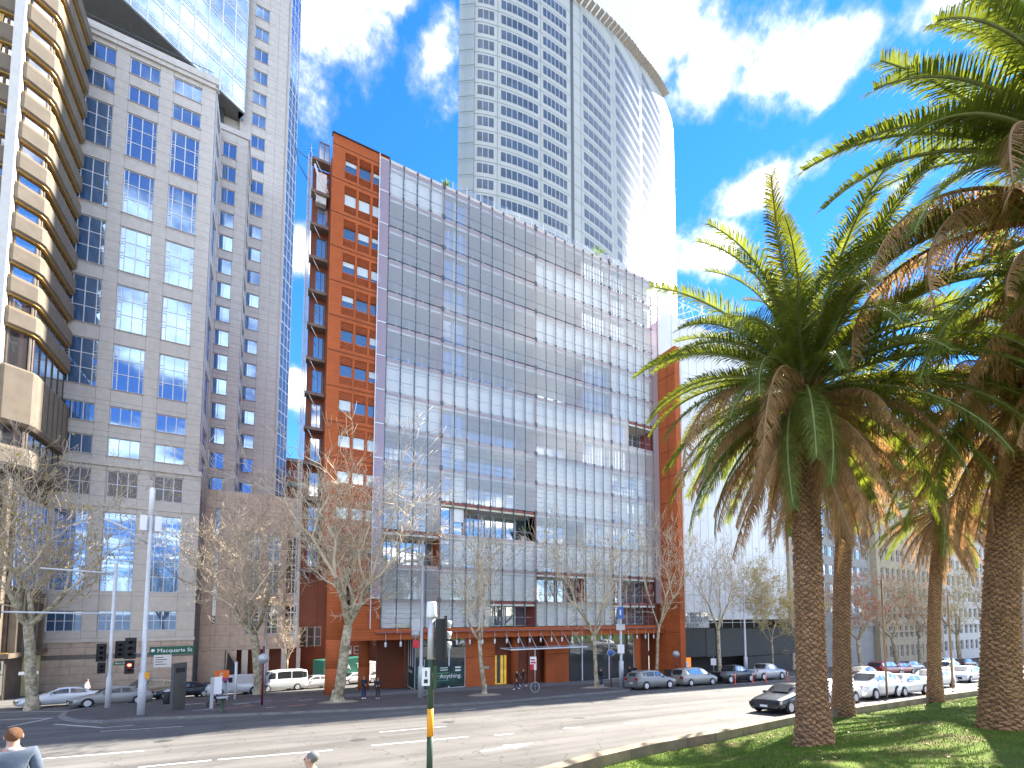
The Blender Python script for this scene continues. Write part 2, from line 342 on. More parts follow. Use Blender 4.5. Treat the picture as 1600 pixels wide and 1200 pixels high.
# pale concrete forecourt in front of the orange building
fore = [Vector((X, Y, 0)) for X, Y in ((5.5, 40.9), (46, 39.2), (46, 56), (9, 56), (6.2, 48))]
fm = pm('forecourt_slabs', (.19, .19, .195), rough=.8, var=.15, scale=.6, bump=.1); paver_pattern(fm, .9, .6, .012, .75)
sheet(fore, KH + .005).build('forecourt', fm, kind='structure')
# chalk drawings on the footpath
chm = {k: pm('chalk_' + k, c, rough=.95, var=.35, scale=5) for k, c in dict(white=(.34, .34, .36), red=(.33, .13, .11), blue=(.16, .18, .3), ochre=(.3, .2, .12)).items()}
for (x0, y0, x1, y1, wd, k) in ((285, 1101, 320, 1098.5, .35, 'white'), (352, 1107, 392, 1103.5, .5, 'red'), (366, 1100.5, 392, 1098, .6, 'white'), (392, 1097, 425, 1094.5, .7, 'blue'), (386, 1102.6, 396, 1101.6, .6, 'ochre'),
                                (405, 1099.5, 470, 1092, .25, 'red'), (448, 1103.5, 478, 1101, .45, 'red'), (465, 1095, 490, 1092.5, .3, 'white'), (330, 1109, 350, 1107, .3, 'ochre'), (300, 1110.5, 335, 1108, .25, 'white'), (415, 1106, 432, 1104.5, .35, 'white')):
    a, c = onG(x0, y0, KH), onG(x1, y1, KH); t = (c - a).normalized(); n_ = Vector((-t.y, t.x, 0)) * wd
    rr = random.Random(x0); k_ = 7; top = [a.lerp(c, i / k_) + n_ * rr.uniform(.4, 1) for i in range(k_ + 1)]; bot = [a.lerp(c, i / k_) - n_ * rr.uniform(.3, 1) for i in range(k_ + 1)]
    sheet(bot + top[::-1], KH + .004).build('chalk_drawing', chm[k], pav)
# painted road markings
paint = pm('road_paint', (.68, .68, .66), rough=.8, var=.25, scale=6, bump=.1)
def mark(pts_px, wd=None, off=.004):
    if wd:
        a, c = onG(*pts_px[0]), onG(*pts_px[1]); t = (c - a); t.z = 0; t.normalize(); n_ = Vector((-t.y, t.x, 0)) * wd / 2
        return [a - n_, c - n_, c + n_, a + n_]
    return [onG(*p) for p in pts_px]
for (x0, y0, x1, y1, wd) in ((157, 1143, 285, 1135, .13), (0, 1113, 140, 1110.5, .16), (0, 1125, 83, 1122, .16), (12, 1136, 80, 1122, .14), (62, 1186, 225, 1173, .13), (216, 1199, 330, 1188, .15),
                             (593, 1144, 697, 1135, .1), (580, 1165, 732, 1151, .13), (773, 1149, 803, 1146, .13), (881, 1138, 910, 1136.4, .13), (722, 1109.5, 744, 1107, .13),
                             (1152, 1077.5, 1184, 1075, .13), (1036, 1086, 1061, 1084, .13), (1061, 1122, 1080, 1120.6, .13), (1113, 1117.5, 1132, 1116, .13), (340, 1187, 520, 1172, .13), (975, 1130, 1000, 1128.5, .13), (85, 1131.5, 160, 1137, .14), (160, 1137, 210, 1133, .14)):
    sheet(mark(((x0, y0), (x1, y1)), wd), .004).build('lane_line', paint, kind='structure')
# turn arrow: shaft, head and side barb
A = onG(752, 1174); B = onG(833, 1161); t = (B - A); t.z = 0; ln = t.length; t.normalize(); n_ = Vector((-t.y, t.x, 0))
arrow = [A - n_ * .09, A + t * ln * .55 - n_ * .09, A + t * ln * .5 - n_ * .42, B, A + t * ln * .5 + n_ * .42, A + t * ln * .55 + n_ * .09, A + n_ * .09]
sheet(arrow, .004).build('road_arrow', paint, kind='structure')
# ------------------------------------------------------------------ lawn with its stone edge
kpx = ((836, 1204), (920, 1180), (1010, 1160), (1100, 1145), (1180, 1129), (1240, 1117), (1350, 1102), (1446, 1088), (1542, 1076))
kline = [onG(*p, .42) for p in kpx]; kline = [Vector((-1.5, 11.2, 0))] + kline + [Vector((75, 15.2, 0)), Vector((140, 15.5, 0))]
def ykerb(X):
    for a, c in zip(kline, kline[1:]):
        if a.x <= X <= c.x: return a.y + (c.y - a.y) * (X - a.x) / (c.x - a.x)
    return kline[0].y if X < kline[0].x else kline[-1].y
def lz(X, Y):
    d = max(0, ykerb(X) - Y); q = min(1, d / 6.0); q = q * q * (3 - 2 * q)
    return gz(X, Y) + .14 + .81 * q + .05 * math.sin(X * .7 + 1) * math.sin(Y * .55) * q
def onL(x, y):
    r = ray(x, y); t = 4.0
    for _ in range(4000):
        p = Vector((r.x * t, r.y * t, CAMZ + r.z * t))
        if p.z <= lz(p.x, p.y): break
        t += .02
    return p
sandstone = pm('lawn_edge_stone', (.24, .19, .13), rough=.9, var=.4, scale=1.2, bump=.4, dirt=.3)
kl2 = [Vector((p.x, p.y, 0)) for p in kline]
kerb('lawn_edge', kl2, w=.46, h=.46, inner=-1, mat=sandstone)
xs = [5 + i * .55 for i in range(60)] + [38 + i * 2 for i in range(52)]
xs = [-1.5 + i * .6 for i in range(11)] + xs
mb = MB(); rows = []
ds = [.44, .7, 1, 1.5, 2.1, 2.8, 3.5, 4.3, 5.2, 6.2, 7.5, 9, 12, 18, 30]
for X in xs:
    yk = ykerb(X); rows.append([(X, yk - d, lz(X, yk - d)) for d in ds])
nn = len(ds); mb.add([p for r_ in rows for p in r_], [((i + 1) * nn + j, i * nn + j, i * nn + j + 1, (i + 1) * nn + j + 1) for i in range(len(xs) - 1) for j in range(nn - 1)], 0, True)
def grassmat():
    m = pm('lawn_turf', (.11, .16, .028), rough=.95, var=.3, scale=.8, bump=.6, bscale=40, detail=6, spec=.1)
    nt = m.node_tree; N = nt.nodes; L = nt.links; b = N['Principled BSDF']; src = b.inputs['Base Color'].links[0].from_socket
    g = N.new('ShaderNodeNewGeometry'); n = N.new('ShaderNodeTexNoise'); n.inputs['Scale'].default_value = .45; n.inputs['Detail'].default_value = 7; n.inputs['Roughness'].default_value = .65; L.new(g.outputs['Position'], n.inputs['Vector'])
    mr = N.new('ShaderNodeMapRange'); mr.inputs['From Min'].default_value = .52; mr.inputs['From Max'].default_value = .68; L.new(n.outputs['Fac'], mr.inputs['Value'])
    mx = N.new('ShaderNodeMix'); mx.data_type = 'RGBA'; L.new(mr.outputs[0], mx.inputs[0]); L.new(src, mx.inputs[6]); mx.inputs[7].default_value = (.13, .095, .05, 1); L.new(mx.outputs[2], b.inputs['Base Color'])
    return m
mb.build('lawn', grassmat(), kind='structure')
def grass_blades():
    rr = random.Random(3); b = MB(); V = b.v; Fc = b.f
    n = 0
    while n < 75000:
        X = 7 + 30 * rr.random() ** 1.4; Y = ykerb(X) - .5 - 12 * rr.random()
        if Y < 1: continue
        # thin where the turf is worn
        if math.sin(X * 1.3 + 2 * math.sin(Y * .9)) * math.sin(Y * 1.1 + math.sin(X)) > .55 and rr.random() < .8: continue
        z = lz(X, Y) - .005; h = rr.uniform(.025, .07); a = rr.uniform(0, 6.28); w = rr.uniform(.006, .012)
        dx, dy = math.cos(a) * w, math.sin(a) * w; lx, ly = rr.uniform(-.03, .03), rr.uniform(-.03, .03); o = len(V)
        V.extend(((X - dx, Y - dy, z), (X + dx, Y + dy, z), (X + lx, Y + ly, z + h))); Fc.append((o, o + 1, o + 2)); b.m.append(0); b.sm.append(False); n += 1
    o = b.build('grass', pm('grass_blade', (.13, .21, .03), rough=.8, var=.35, scale=3, spec=.2), kind='stuff')
    tag(o, 'short green grass blades covering the lawn under the palms', 'grass'); return o
grass_blades()

# raised paving beside the camera, on the near corner
Q1 = atF(22, 1139, 6.6)
nf = MB(); nf.box(Q1.x - 5, Q1.x + 1.2, Q1.y - 4, Q1.y + .8, -2.2, Q1.z - 1.80); nf.build('near_terrace', fm, kind='structure')

# manhole covers and a patched trench in the road
mh = pm('manhole_iron', (.06, .058, .055), rough=.6, var=.3, scale=20, bump=.3)
for (x, y) in ((560, 1156), (905, 1122), (255, 1158), (700, 1128)):
    q = onG(x, y); m = MB(); n = 18; m.add([(q.x + math.cos(2 * math.pi * i / n) * .33, q.y + math.sin(2 * math.pi * i / n) * .33, gz(q.x + math.cos(2 * math.pi * i / n) * .33, q.y + math.sin(2 * math.pi * i / n) * .33) + .005) for i in range(n)], [tuple(range(n))]); m.build('manhole_cover', mh, kind='structure')
pat = pm('asphalt_patch', (.11, .105, .10), rough=.8, var=.2, scale=3, bump=.2)
for (a_, c_, wd) in (((420, 1160), (560, 1149), 1.0), ((860, 1112), (1010, 1103), .8), ((240, 1150), (330, 1144), .6)):
    sheet(mark((a_, c_), wd), .003).build('asphalt_patch', pat, kind='structure')
# ================================================================== ORANGE APARTMENT BUILDING
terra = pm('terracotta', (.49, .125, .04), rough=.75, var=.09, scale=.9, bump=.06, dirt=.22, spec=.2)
def tiled(m, sx, sz, mort, c2, size=.012):
    nt = m.node_tree; N = nt.nodes; L = nt.links; b = N['Principled BSDF']; src = b.inputs['Base Color'].links[0].from_socket
    g = N.new('ShaderNodeNewGeometry'); sp = N.new('ShaderNodeSeparateXYZ'); L.new(g.outputs['Position'], sp.inputs[0]); cb = N.new('ShaderNodeCombineXYZ')
    ad = N.new('ShaderNodeMath'); L.new(sp.outputs[0], ad.inputs[0]); L.new(sp.outputs[1], ad.inputs[1]); L.new(ad.outputs[0], cb.inputs[0]); L.new(sp.outputs[2], cb.inputs[1])
    br = N.new('ShaderNodeTexBrick'); br.inputs['Scale'].default_value = 1; br.offset = 0; br.inputs['Brick Width'].default_value = sx; br.inputs['Row Height'].default_value = sz; br.inputs['Mortar Size'].default_value = size
    br.inputs['Color1'].default_value = (1, 1, 1, 1); br.inputs['Color2'].default_value = (c2, c2, c2, 1); br.inputs['Mortar'].default_value = (mort, mort, mort, 1); L.new(cb.outputs[0], br.inputs['Vector'])
    mx = N.new('ShaderNodeMix'); mx.data_type = 'RGBA'; mx.blend_type = 'MULTIPLY'; mx.inputs[0].default_value = 1; L.new(src, mx.inputs[6]); L.new(br.outputs['Color'], mx.inputs[7]); L.new(mx.outputs[2], b.inputs['Base Color'])
tiled(terra, 1.3, .28, .62, .9)
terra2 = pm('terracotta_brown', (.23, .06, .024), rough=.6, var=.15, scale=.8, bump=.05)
louvre = pm('terracotta_louvre', (.47, .12, .04), rough=.6, var=.1, scale=2)
steel = pm('dark_steel', (.10, .125, .14), rough=.45, var=.2, scale=3, metal=.3)
rustst = pm('mast_steel', (.20, .11, .085), rough=.6, var=.35, scale=1.2)
spand = pm('spandrel_red', (.30, .10, .09), rough=.6, var=.15, scale=1)
whitep = pm('white_panel', (.75, .77, .76), rough=.6, var=.05, scale=.6)
soffitm = pm('soffit_plaster', (.82, .82, .79), rough=.8, var=.05, scale=.4)
blindm = pm('roller_blind', (.86, .88, .87), rough=.85, var=.04, scale=.8)
creamp = pm('cream_beam', (.66, .63, .5), rough=.7, var=.08)
alu = pm('white_aluminium', (.70, .74, .78), rough=.45, var=.05)
GX = screenmat('screen_glass', (.92, .95, .97), veil=.27, refl=.07, veilcol=(.86, .89, .93), rough=.1)
PINKG = screenmat('screen_glass_frosted', (.8, .78, .86), veil=.40, refl=.15, veilcol=(.66, .60, .68))
FROST = screenmat('frosted_white_glass', (.9, .93, .95), veil=.75, refl=.06, veilcol=(.86, .88, .9))
gblue = glassmat('apartment_glass', (.10, .17, .24), .42)
gdark = glassmat('shop_glass', (.012, .016, .014), .14)
YF = 44.1; ZT = 48.25; FH = 3.345
Zf = [ZT - FH * k for k in range(14)] + [2.03]          # floor lines from the roof down
main = building('apartment_building', 'tall terracotta apartment building behind a slim glass louvre screen', 'building', (24, 46, gz(24, 46)))
b = MB()   # body: core behind the loggias, roof, sides
b.box(3.75, 44.55, 46.75, 57, 2.2, 48.5); b.box(12.6, 44.5, 46.9, 57, -6.5, 2.2)
b.build('wall', terra2, main)
# terracotta end wall with louvred windows
holes = []; wins = []
cols = [(4.78, 5.86), (6.06, 7.14), (7.34, 8.30)]
zj = [47.62 - FH * k for k in range(15)]
for k in range(14):
    if zj[k + 1] < 2.6: zj[k + 1] = 2.55
    for (a, c) in cols:
        if zj[k] < 9.5 and a < 6.2: continue
        z0 = zj[k] - .91 * FH; z1 = zj[k] - .12 * FH
        if z0 < 2.6: continue
        holes.append((a, c, z0, z1)); wins.append((a, c, z0, z1, k))
b = MB(); facade(b, (0, 44.25, 0), (1, 0, 0), 3.68, 8.9, 9.3, 48.64, [h for h in holes if h[2] > 9.3], .22)
facade(b, (0, 44.25, 0), (1, 0, 0), 6.25, 8.9, 2.0, 9.3, [h for h in holes if h[2] < 9.3], .22)
b.box(3.68, 8.9, 44.47, 44.6, 9.3, 48.64); b.box(6.25, 8.9, 44.47, 44.6, 2.0, 9.3)
b.quad((3.68, 44.25, 9.3), (3.68, 44.47, 9.3), (3.68, 44.47, 48.64), (3.68, 44.25, 48.64)); b.quad((3.68, 44.25, 48.64), (8.9, 44.25, 48.64), (8.9, 44.6, 48.64), (3.68, 44.6, 48.64))
b.quad((3.68, 44.25, 9.3), (6.25, 44.25, 9.3), (6.25, 44.6, 9.3), (3.68, 44.6, 9.3)); b.quad((6.25, 44.25, 2), (6.25, 44.25, 9.3), (6.25, 44.47, 9.3), (6.25, 44.47, 2))
endw = b.build('end_wall', terra, main)
jd = pm('panel_joint', (.06, .02, .012), rough=.9, var=.1)
for k in range(14):
    b = MB(); b.box(3.675 if zj[k] > 9.3 else 6.25, 8.4, 44.235, 44.262, zj[k] - .03, zj[k] + .03); b.build('panel_joint', jd, endw)
b = MB(); b.box(3.6, 8.9, 44.15, 44.65, 48.645, 48.74); b.build('coping', pm('coping_dark', (.03, .03, .035), rough=.5, var=.1), endw)
def louvre_mesh(w, h):
    m = MB(); n = max(3, int(h / .13))
    for i in range(n):
        z = h * (i + .5) / n; t = h / n * .43
        m.add([(0, 0, z - t), (w, 0, z - t), (w, .07, z + t), (0, .07, z + t), (0, .02, z - t), (w, .02, z - t), (w, .09, z + t), (0, .09, z + t)],
              ((0, 1, 2, 3), (7, 6, 5, 4), (0, 4, 5, 1), (3, 2, 6, 7)))
    return m.mesh('louvre', louvre)
_L = {}
rr = random.Random(4)
wgl = glassmat('window_glass_orange', (.05, .075, .08), .30); wbl = glassmat('window_blind_orange', (.62, .70, .68), .10)
for (a, c, z0, z1, k) in wins:
    w, h = c - a, z1 - z0; zb = z0 + h * .32; zt = z1 - h * .26
    for (lz0, lz1) in ((z0, zb), (zt, z1)):
        key = (round(w, 2), round(lz1 - lz0, 2))
        if key not in _L: _L[key] = louvre_mesh(w, lz1 - lz0)
        link('louvre', _L[key], endw, (a, 44.27, lz0))
    window(main, (0, 44.25, 0), (1, 0, 0), a, zb, w, zt - zb, .14, (), (), louvre, wgl, bar=.04)
    q = rr.random()     # blind behind the glass, drawn to different heights
    if k in (1, 3, 8, 9, 10) or q < .35:
        hh = (zt - zb) * (1 if k in (1, 8, 10) else rr.uniform(.3, .9)); m = MB(); m.box(a + .05, c - .05, 44.405, 44.415, zt - hh, zt - .02)
        m.build('blind', wbl, main)
# round piers below the end wall
for (X, Y, r, zt) in ((5.15, 45.0, .86, 9.3), (8.3, 49.0, .55, 2.4)):
    b = MB(); z0 = gz(X, Y) + .1; b.lathe([(r, z0 - .2), (r, z0 + 2.35), (r - .015, z0 + 2.36), (r - .015, z0 + 2.38), (r, z0 + 2.39), (r, z0 + 4.9), (r - .015, z0 + 4.91), (r - .015, z0 + 4.93), (r, z0 + 4.94), (r, zt)], 28, (X, Y, 0))
    b.build('pier', terra, main)
# set-back return on the left with slabs, windows and the edge of the rear screen
b = MB(); b.box(2.2, 3.9, 47.4, 47.9, 2.2, 47.3); b.build('return_wall', terra2, main)
for k in range(13):
    z = Zf[k] - .6
    m = MB(); m.box(2.05, 3.66, 46.5, 47.38, z - .28, z); m.build('balcony_slab', pm('weathered_render', (.22, .16, .13), rough=.85, var=.35, scale=1.5), main)
    window(main, (0, 47.38, 0), (1, 0, 0), 2.65, z + .25, 1.0, FH - 1.0, -.05, (.5,), (), rustst, gblue, bar=.06)
    m = MB(); m.tube([(2.35, 46.6, z - .2), (2.95, 46.6, z - 1.3)], .035, 5); m.tube([(2.1, 46.55, z - .15), (1.95, 46.55, z + .2)], .05, 5); m.build('brace', alu, main)
b = MB(); z = 1.0
while z < 47.2:
    b.box(1.72, 2.02, 46.44, 46.50, z, z + .07); z += .16
b.box(1.70, 1.77, 46.42, 46.52, .5, 47.6); b.box(1.98, 2.04, 46.42, 46.52, .5, 47.9); b.build('rear_screen_edge', pm('galvanised', (.45, .46, .46), rough=.5, var=.2), main)
b = MB(); b.tube([(1.9, 46.5, 47.4), (1.95, 46.5, 49.0)], .03, 5); b.tube([(.6, 46.5, 47.6), (.9, 46.5, 46.2), (1.75, 46.5, 44.9)], .05, 5); b.tube([(.6, 46.5, 47.6), (1.9, 46.5, 47.0)], .04, 5); b.tube([(1.9, 46.5, 48.2), (2.6, 46.5, 48.1)], .02, 4)
b.build('roof_antenna', steel, main)
b = MB(); b.tube([(2.3, 46.6, 46.9), (2.7, 46.6, 45.7), (3.3, 46.6, 44.8), (3.6, 46.6, 44.5)], .11, 7); b.box(2.5, 3.4, 46.7, 47.3, 43.3, 46.4); b.build('roof_duct', whitep, main)
# ---------------------------------------------------------------- the glass screen
bays = [(8.9, 14.5, 4), (14.5, 25.6, 8), (25.6, 36.5, 8), (36.5, 43.5, 5)]
colX = []
for bi, (a, c, n) in enumerate(bays):
    for i in range(n): colX.append((a + (c - a) * i / n, a + (c - a) * (i + 1) / n, bi))
railm = pm('screen_rail', (.20, .23, .25), rough=.4, var=.1, metal=.3)
_P = {}
def pane_mesh(w, h, n):
    key = (round(w, 3), round(h, 2), n)
    if key not in _P:
        m = MB(); g = .02
        if n == 1:
            m.quad((.04, 0, .05), (w - .04, 0, .05), (w - .04, 0, h - .05), (.04, 0, h - .05)); m.box(.04, w - .04, -.015, .015, h * .30, h * .30 + .035, 1)
        else:
            for i in range(n):      # glass louvre blades
                z0 = h * i / n + .03; z1 = h * (i + 1) / n - .012
                m.quad((.05, .02, z0), (w - .05, .02, z0), (w - .05, -.02, z1), (.05, -.02, z1)); m.box(.04, w - .04, -.02, .02, h * i / n - .004, h * i / n + .026, 1)
        _P[key] = m.mesh('glass_pane', [GX, railm])
    return _P[key]
# which cells are blinds (B), deep loggias (O) or windows (G), opened screens in lower case; one row per floor from the roof down
LAY = ['BBBB GGOOOOOO OOOOOGGG GGCCC', 'OOOO GGOOOOOO BBBBBBBB GGCCC', 'OOOO GGOOOOOO OOOOOGGG GGCCC', 'OOOO GGOOOOOO BBBBBBBB BBBBB', 'OOOO GGOOOOOO OOOOOGGG BBBBB',
       'OOOO GGOOOOOO OOOOOGGG BBBBB', 'BBBB BBBBBBBB BBBBBBBB GGooo', 'BBBB GGOOOOOO OOOOOGGG GGOOO', 'OOOO GGOOOOOO BBBBBBBB GGGGG', 'OOOO GGOOOOOO BBBBBBBB GGGGG',
       'OOOO ggoooooo OOOOOGGG GGGGG', 'oooo GGBBBBBB BBBBBBBB BBBBB', 'OOOO BBBBBBBB oooooBBB ooooo', 'BBBB BBBBoooo BBBBBBBB ooooo']
panes = []
redw = pm('loggia_side_red', (.40, .11, .10), rough=.7, var=.1)
beige = pm('interior_beige', (.62, .58, .46), rough=.8, var=.1)
greyfl = pm('loggia_floor', (.3, .3, .3), rough=.8, var=.1)
ci = 0
for k in range(14):
    row = LAY[k].split(); zt, zb = Zf[k], Zf[k + 1]; ci = 0
    for bi, (a, c, n) in enumerate(bays):
        cells = row[bi]; dx = (c - a) / n
        # floor edge: red beam with a pale strip below it
        m = MB(); m.box(a + .02, c - .02, YF + .18, YF + .42, zt - .30, zt); fe = m.build('floor_edge', spand, main)
        m = MB(); m.box(a + .02, c - .02, YF + .26, YF + .46, zt - .52, zt - .302); m.build('white_strip', whitep if not (bi == 1 and k == 10) else creamp, fe)
        # groups of like cells
        i = 0
        while i < n:
            j = i
            while j < n and cells[j].upper() == cells[i].upper(): j += 1
            t = cells[i].upper(); x0, x1 = a + dx * i, a + dx * j; zs_ = zt - .52
            if t == 'B':
                for q in range(i, j):
                    m = MB(); dz = 0 if (k + q + bi) % 7 else rr.uniform(.2, .6)
                    m.box(a + dx * q + .05, a + dx * (q + 1) - .05, YF + .50, YF + .52, zb + .02 + (dz if k > 9 else 0), zs_); m.build('blind', blindm, main)
                m = MB(); m.box(x0, x1, YF + .6, YF + .66, zb, zs_ + .1); m.build('back_wall', gblue, main)
            elif t == 'G' or t == 'C':
                for q in range(i, j):
                    window(main, (0, YF, 0), (1, 0, 0), a + dx * q + .03, zb + .02, dx - .06, zs_ - zb - .02, .62, (.5,) if t == 'G' and k % 2 else (), (.3,), alu, gblue if t == 'G' else beige_g if False else gblue, bar=.09)
                    if t == 'C' or (t == 'G' and k > 7 and q % 2):
                        m = MB(); hh = rr.uniform(.5, .95) * (zs_ - zb); m.box(a + dx * q + .12, a + dx * (q + 1) - .12, YF + .56, YF + .57, zs_ - hh, zs_ - .05); m.build('curtain', beige if t == 'C' else blindm, main)
            else:
                m = MB(); d = 2.5; Y0, Y1 = YF + .44, YF + d
                m.quad((x0, Y1, zs_), (x1, Y1, zs_), (x1, Y0, zs_), (x0, Y0, zs_)); m.build('soffit', soffitm, main)
                m = MB(); m.quad((x1, Y0, zb), (x1, Y1, zb), (x1, Y1, zs_), (x1, Y0, zs_)); m.build('side_wall', redw if k != 11 and k != 10 else terra, main); m = MB(); m.quad((x0, Y1, zb), (x0, Y0, zb), (x0, Y0, zs_), (x0, Y1, zs_)); m.build('side_wall', redw if k != 11 and k != 10 else terra, main)
                m = MB(); m.quad((x0, Y0, zb + .02), (x1, Y0, zb + .02), (x1, Y1, zb + .02), (x0, Y1, zb + .02)); m.build('floor', greyfl, main)
                for q in range(i, j):
                    window(main, (0, YF, 0), (1, 0, 0), a + dx * q, zb + .02, dx, zs_ - zb - .02, d - .03, (), (), alu, gblue, bar=.07)
                m = MB(); m.tube([(x0 + .1, YF + .5, zb + 1.0), (x1 - .1, YF + .5, zb + 1.0)], .02, 5)
                m.build('handrail', alu, main)
            i = j
        for q in range(n):
            if cells[q].islower(): continue
            nl = 1 if k < 6 else (3 if k < 8 else 6)
            panes.append((a + dx * q, zb, dx, zt - zb, nl))
panes.sort(key=lambda p: p[0])
rest = MB()
for i, (x, z, w, h, nl) in enumerate(panes):
    me = pane_mesh(w, h, nl)
    if i < 296: link('glass_pane', me, main, (x, YF, z))
    else:
        for p in me.polygons: rest.add([Vector(me.vertices[v].co) + Vector((x, YF, z)) for v in p.vertices], [tuple(range(len(p.vertices)))], p.material_index)
rest.build('glass_panes', [GX, railm], main, kind='stuff')
# frosted edge strips of the screen
for k in range(13):
    m = MB(); m.quad((7.95, YF - .02, Zf[k + 1] + .03), (8.86, YF - .02, Zf[k + 1] + .03), (8.86, YF - .02, Zf[k] - .03), (7.95, YF - .02, Zf[k] - .03)); e = m.build('edge_pane', PINKG, main)
    m = MB(); m.box(7.95, 8.9, YF - .03, YF + .05, Zf[k] - .05, Zf[k] + .03); m.build('edge_bracket', alu, e)
    m = MB(); m.quad((43.52, YF, Zf[k + 1]), (44.5, YF, Zf[k + 1]), (44.5, YF, Zf[k]), (43.52, YF, Zf[k])); m.build('edge_pane', PINKG, main)
m = MB(); m.box(7.9, 7.97, YF - .06, YF + .02, 2.0, ZT + .35); m.build('edge_post', alu, main)
# masts and mullions with their node brackets
for X in sorted({round(c[0], 3) for c in colX} | {43.5}):
    big = any(abs(X - q) < .01 for q in (14.5, 25.6, 36.5)); m = MB(); w = .05 if not big else .11
    m.box(X - w / 2 - .015, X + w / 2 + .015, YF + .03, YF + (.2 if not big else .32), 1.2 if not big else .9, ZT + (.25 if not big else .6))
    p_ = m.build('mast' if big else 'mullion', rustst if big else steel, main)
    nb = MB()
    for z in Zf:
        s_ = .07 if not big else .15; nb.box(X - s_, X + s_, YF - .07, YF + .03 + .2, z - s_ * 1.4, z + s_ * 1.4)
        if not big: nb.tube([(X, YF + .2, z - .25), (X, YF - .03, z)], .02, 4)
    nb.build('node_bracket', steel, p_, kind='stuff')
    if not big:
        rg = MB()
        z = 2.2
        while z < ZT: rg.box(X - .05, X + .05, YF - .03, YF + .04, z, z + .06); z += .56
        rg.build('clamp', steel, p_, kind='stuff')
# roof edge beam, tips and glass balustrade
m = MB(); m.box(8.9, 44.3, YF + .1, YF + .5, ZT - .02, ZT + .28); m.build('roof_beam', pm('roof_edge_cream', (.62, .56, .50), rough=.6, var=.1), main)  # beam in one even warm cream colour
m = MB(); m.box(8.9, 44.3, YF + .5, 57, 48.3, 48.56); m.build('roof', pm('roof_membrane', (.4, .38, .36), rough=.9), main)
balg = screenmat('balustrade_glass', (.9, .95, .97), veil=.12, refl=.08)
x = 15.6
while x < 44:
    m = MB(); m.box(x, x + .05, YF + .5, YF + .56, 48.5, 49.75); bp_ = m.build('baluster', alu, main)
    m = MB(); m.quad((x + .05, YF + .52, 48.55), (x + 1.55, YF + .52, 48.55), (x + 1.55, YF + .52, 49.7), (x + .05, YF + .52, 49.7)); m.build('balustrade_pane', balg, bp_)
    x += 1.62
# right-hand terracotta fin and frosted sail
b = MB(); zg = gz(45, 42); b.box(44.62, 45.5, 41.2, 46.7, zg, 38.1); fin = b.build('end_fin', terra, main)
for z in [37.9 - FH * i for i in range(1, 12)]:
    m = MB(); m.box(44.605, 44.63, 41.19, 44.0, z - .03, z + .03); m.build('panel_joint', jd, fin)
m = MB(); m.box(44.605, 44.63, 42.55, 42.58, 3, 38); m.build('panel_joint', jd, fin)
m = MB(); m.box(44.66, 46.7, YF - .05, YF + .03, 38.3, 48.0); m.build('glass_sail', FROST, main)
m = MB(); m.box(44.55, 44.65, YF - .1, YF, 38.0, 50.2); m.box(44.66, 46.75, YF - .08, YF + .05, 48.0, 48.1); m.build('sail_frame', pm('pink_steel', (.5, .36, .36), rough=.6), main)
# ---------------------------------------------------------------- street level
zg = lambda X, Y: gz(X, Y) + KH
b = MB(); b.box(6.25, 44.6, 43.95, 44.55, .95, 1.98); b.build('street_beam', terra, main)
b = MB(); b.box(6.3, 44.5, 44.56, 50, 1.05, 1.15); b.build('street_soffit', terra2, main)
b = MB(); b.box(8.3, 44.3, 43.55, 43.94, 1.6, 1.75); b.build('beam_ledge', spand, main)
for X in [9.3 + 1.39 * i for i in range(25)]:      # hanging lamps under the screen
    m = MB(); m.tube([(X, 43.8, 1.6), (X, 43.8, .75)], .02, 4); m.lathe([(.07, .3), (.1, .34), (.1, .72), (.05, .78)], 8, (X, 43.8, 0)); m.build('hanging_lamp', alu, main)
YS = 45.3
def panel(x0, x1, Y, z0, z1, name='wall_panel', mat=None, d=.3):
    m = MB(); m.box(x0, x1, Y, Y + d, z0, z1); return m.build(name, mat or terra, main)
def pxX(x, Y=YS): return onY(x, 1040, Y).x
xa, xb, xc, xd, xe, xf, xg, xh, xi = [pxX(v) for v in (587, 613, 648, 727, 773, 852, 888, 991, 1000)]
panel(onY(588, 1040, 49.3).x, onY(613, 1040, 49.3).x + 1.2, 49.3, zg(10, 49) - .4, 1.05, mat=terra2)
# left shop: glazed return + glazed front with posters
def shopwin(x0, x1, n, Y, mat, names=True):
    for i in range(n):
        w = (x1 - x0) / n; z0 = zg((x0 + x1) / 2, Y) - .05
        window(main, (0, Y, 0), (1, 0, 0), x0 + w * i, z0, w, 1.05 - z0, 0, (), (), alu, mat, bar=.06, name='shop_window', pname='shop_pane')
shopwin(xc, xd, 3, YS, gdark)
for i in range(3):
    window(main, (xc, YS + 2.55, 0), (0, -1, 0), .85 * i, zg(xc, YS) - .05, .85, 1.1 - zg(xc, YS), 0, (), (), alu, gdark, bar=.06, name='shop_window', pname='shop_pane')
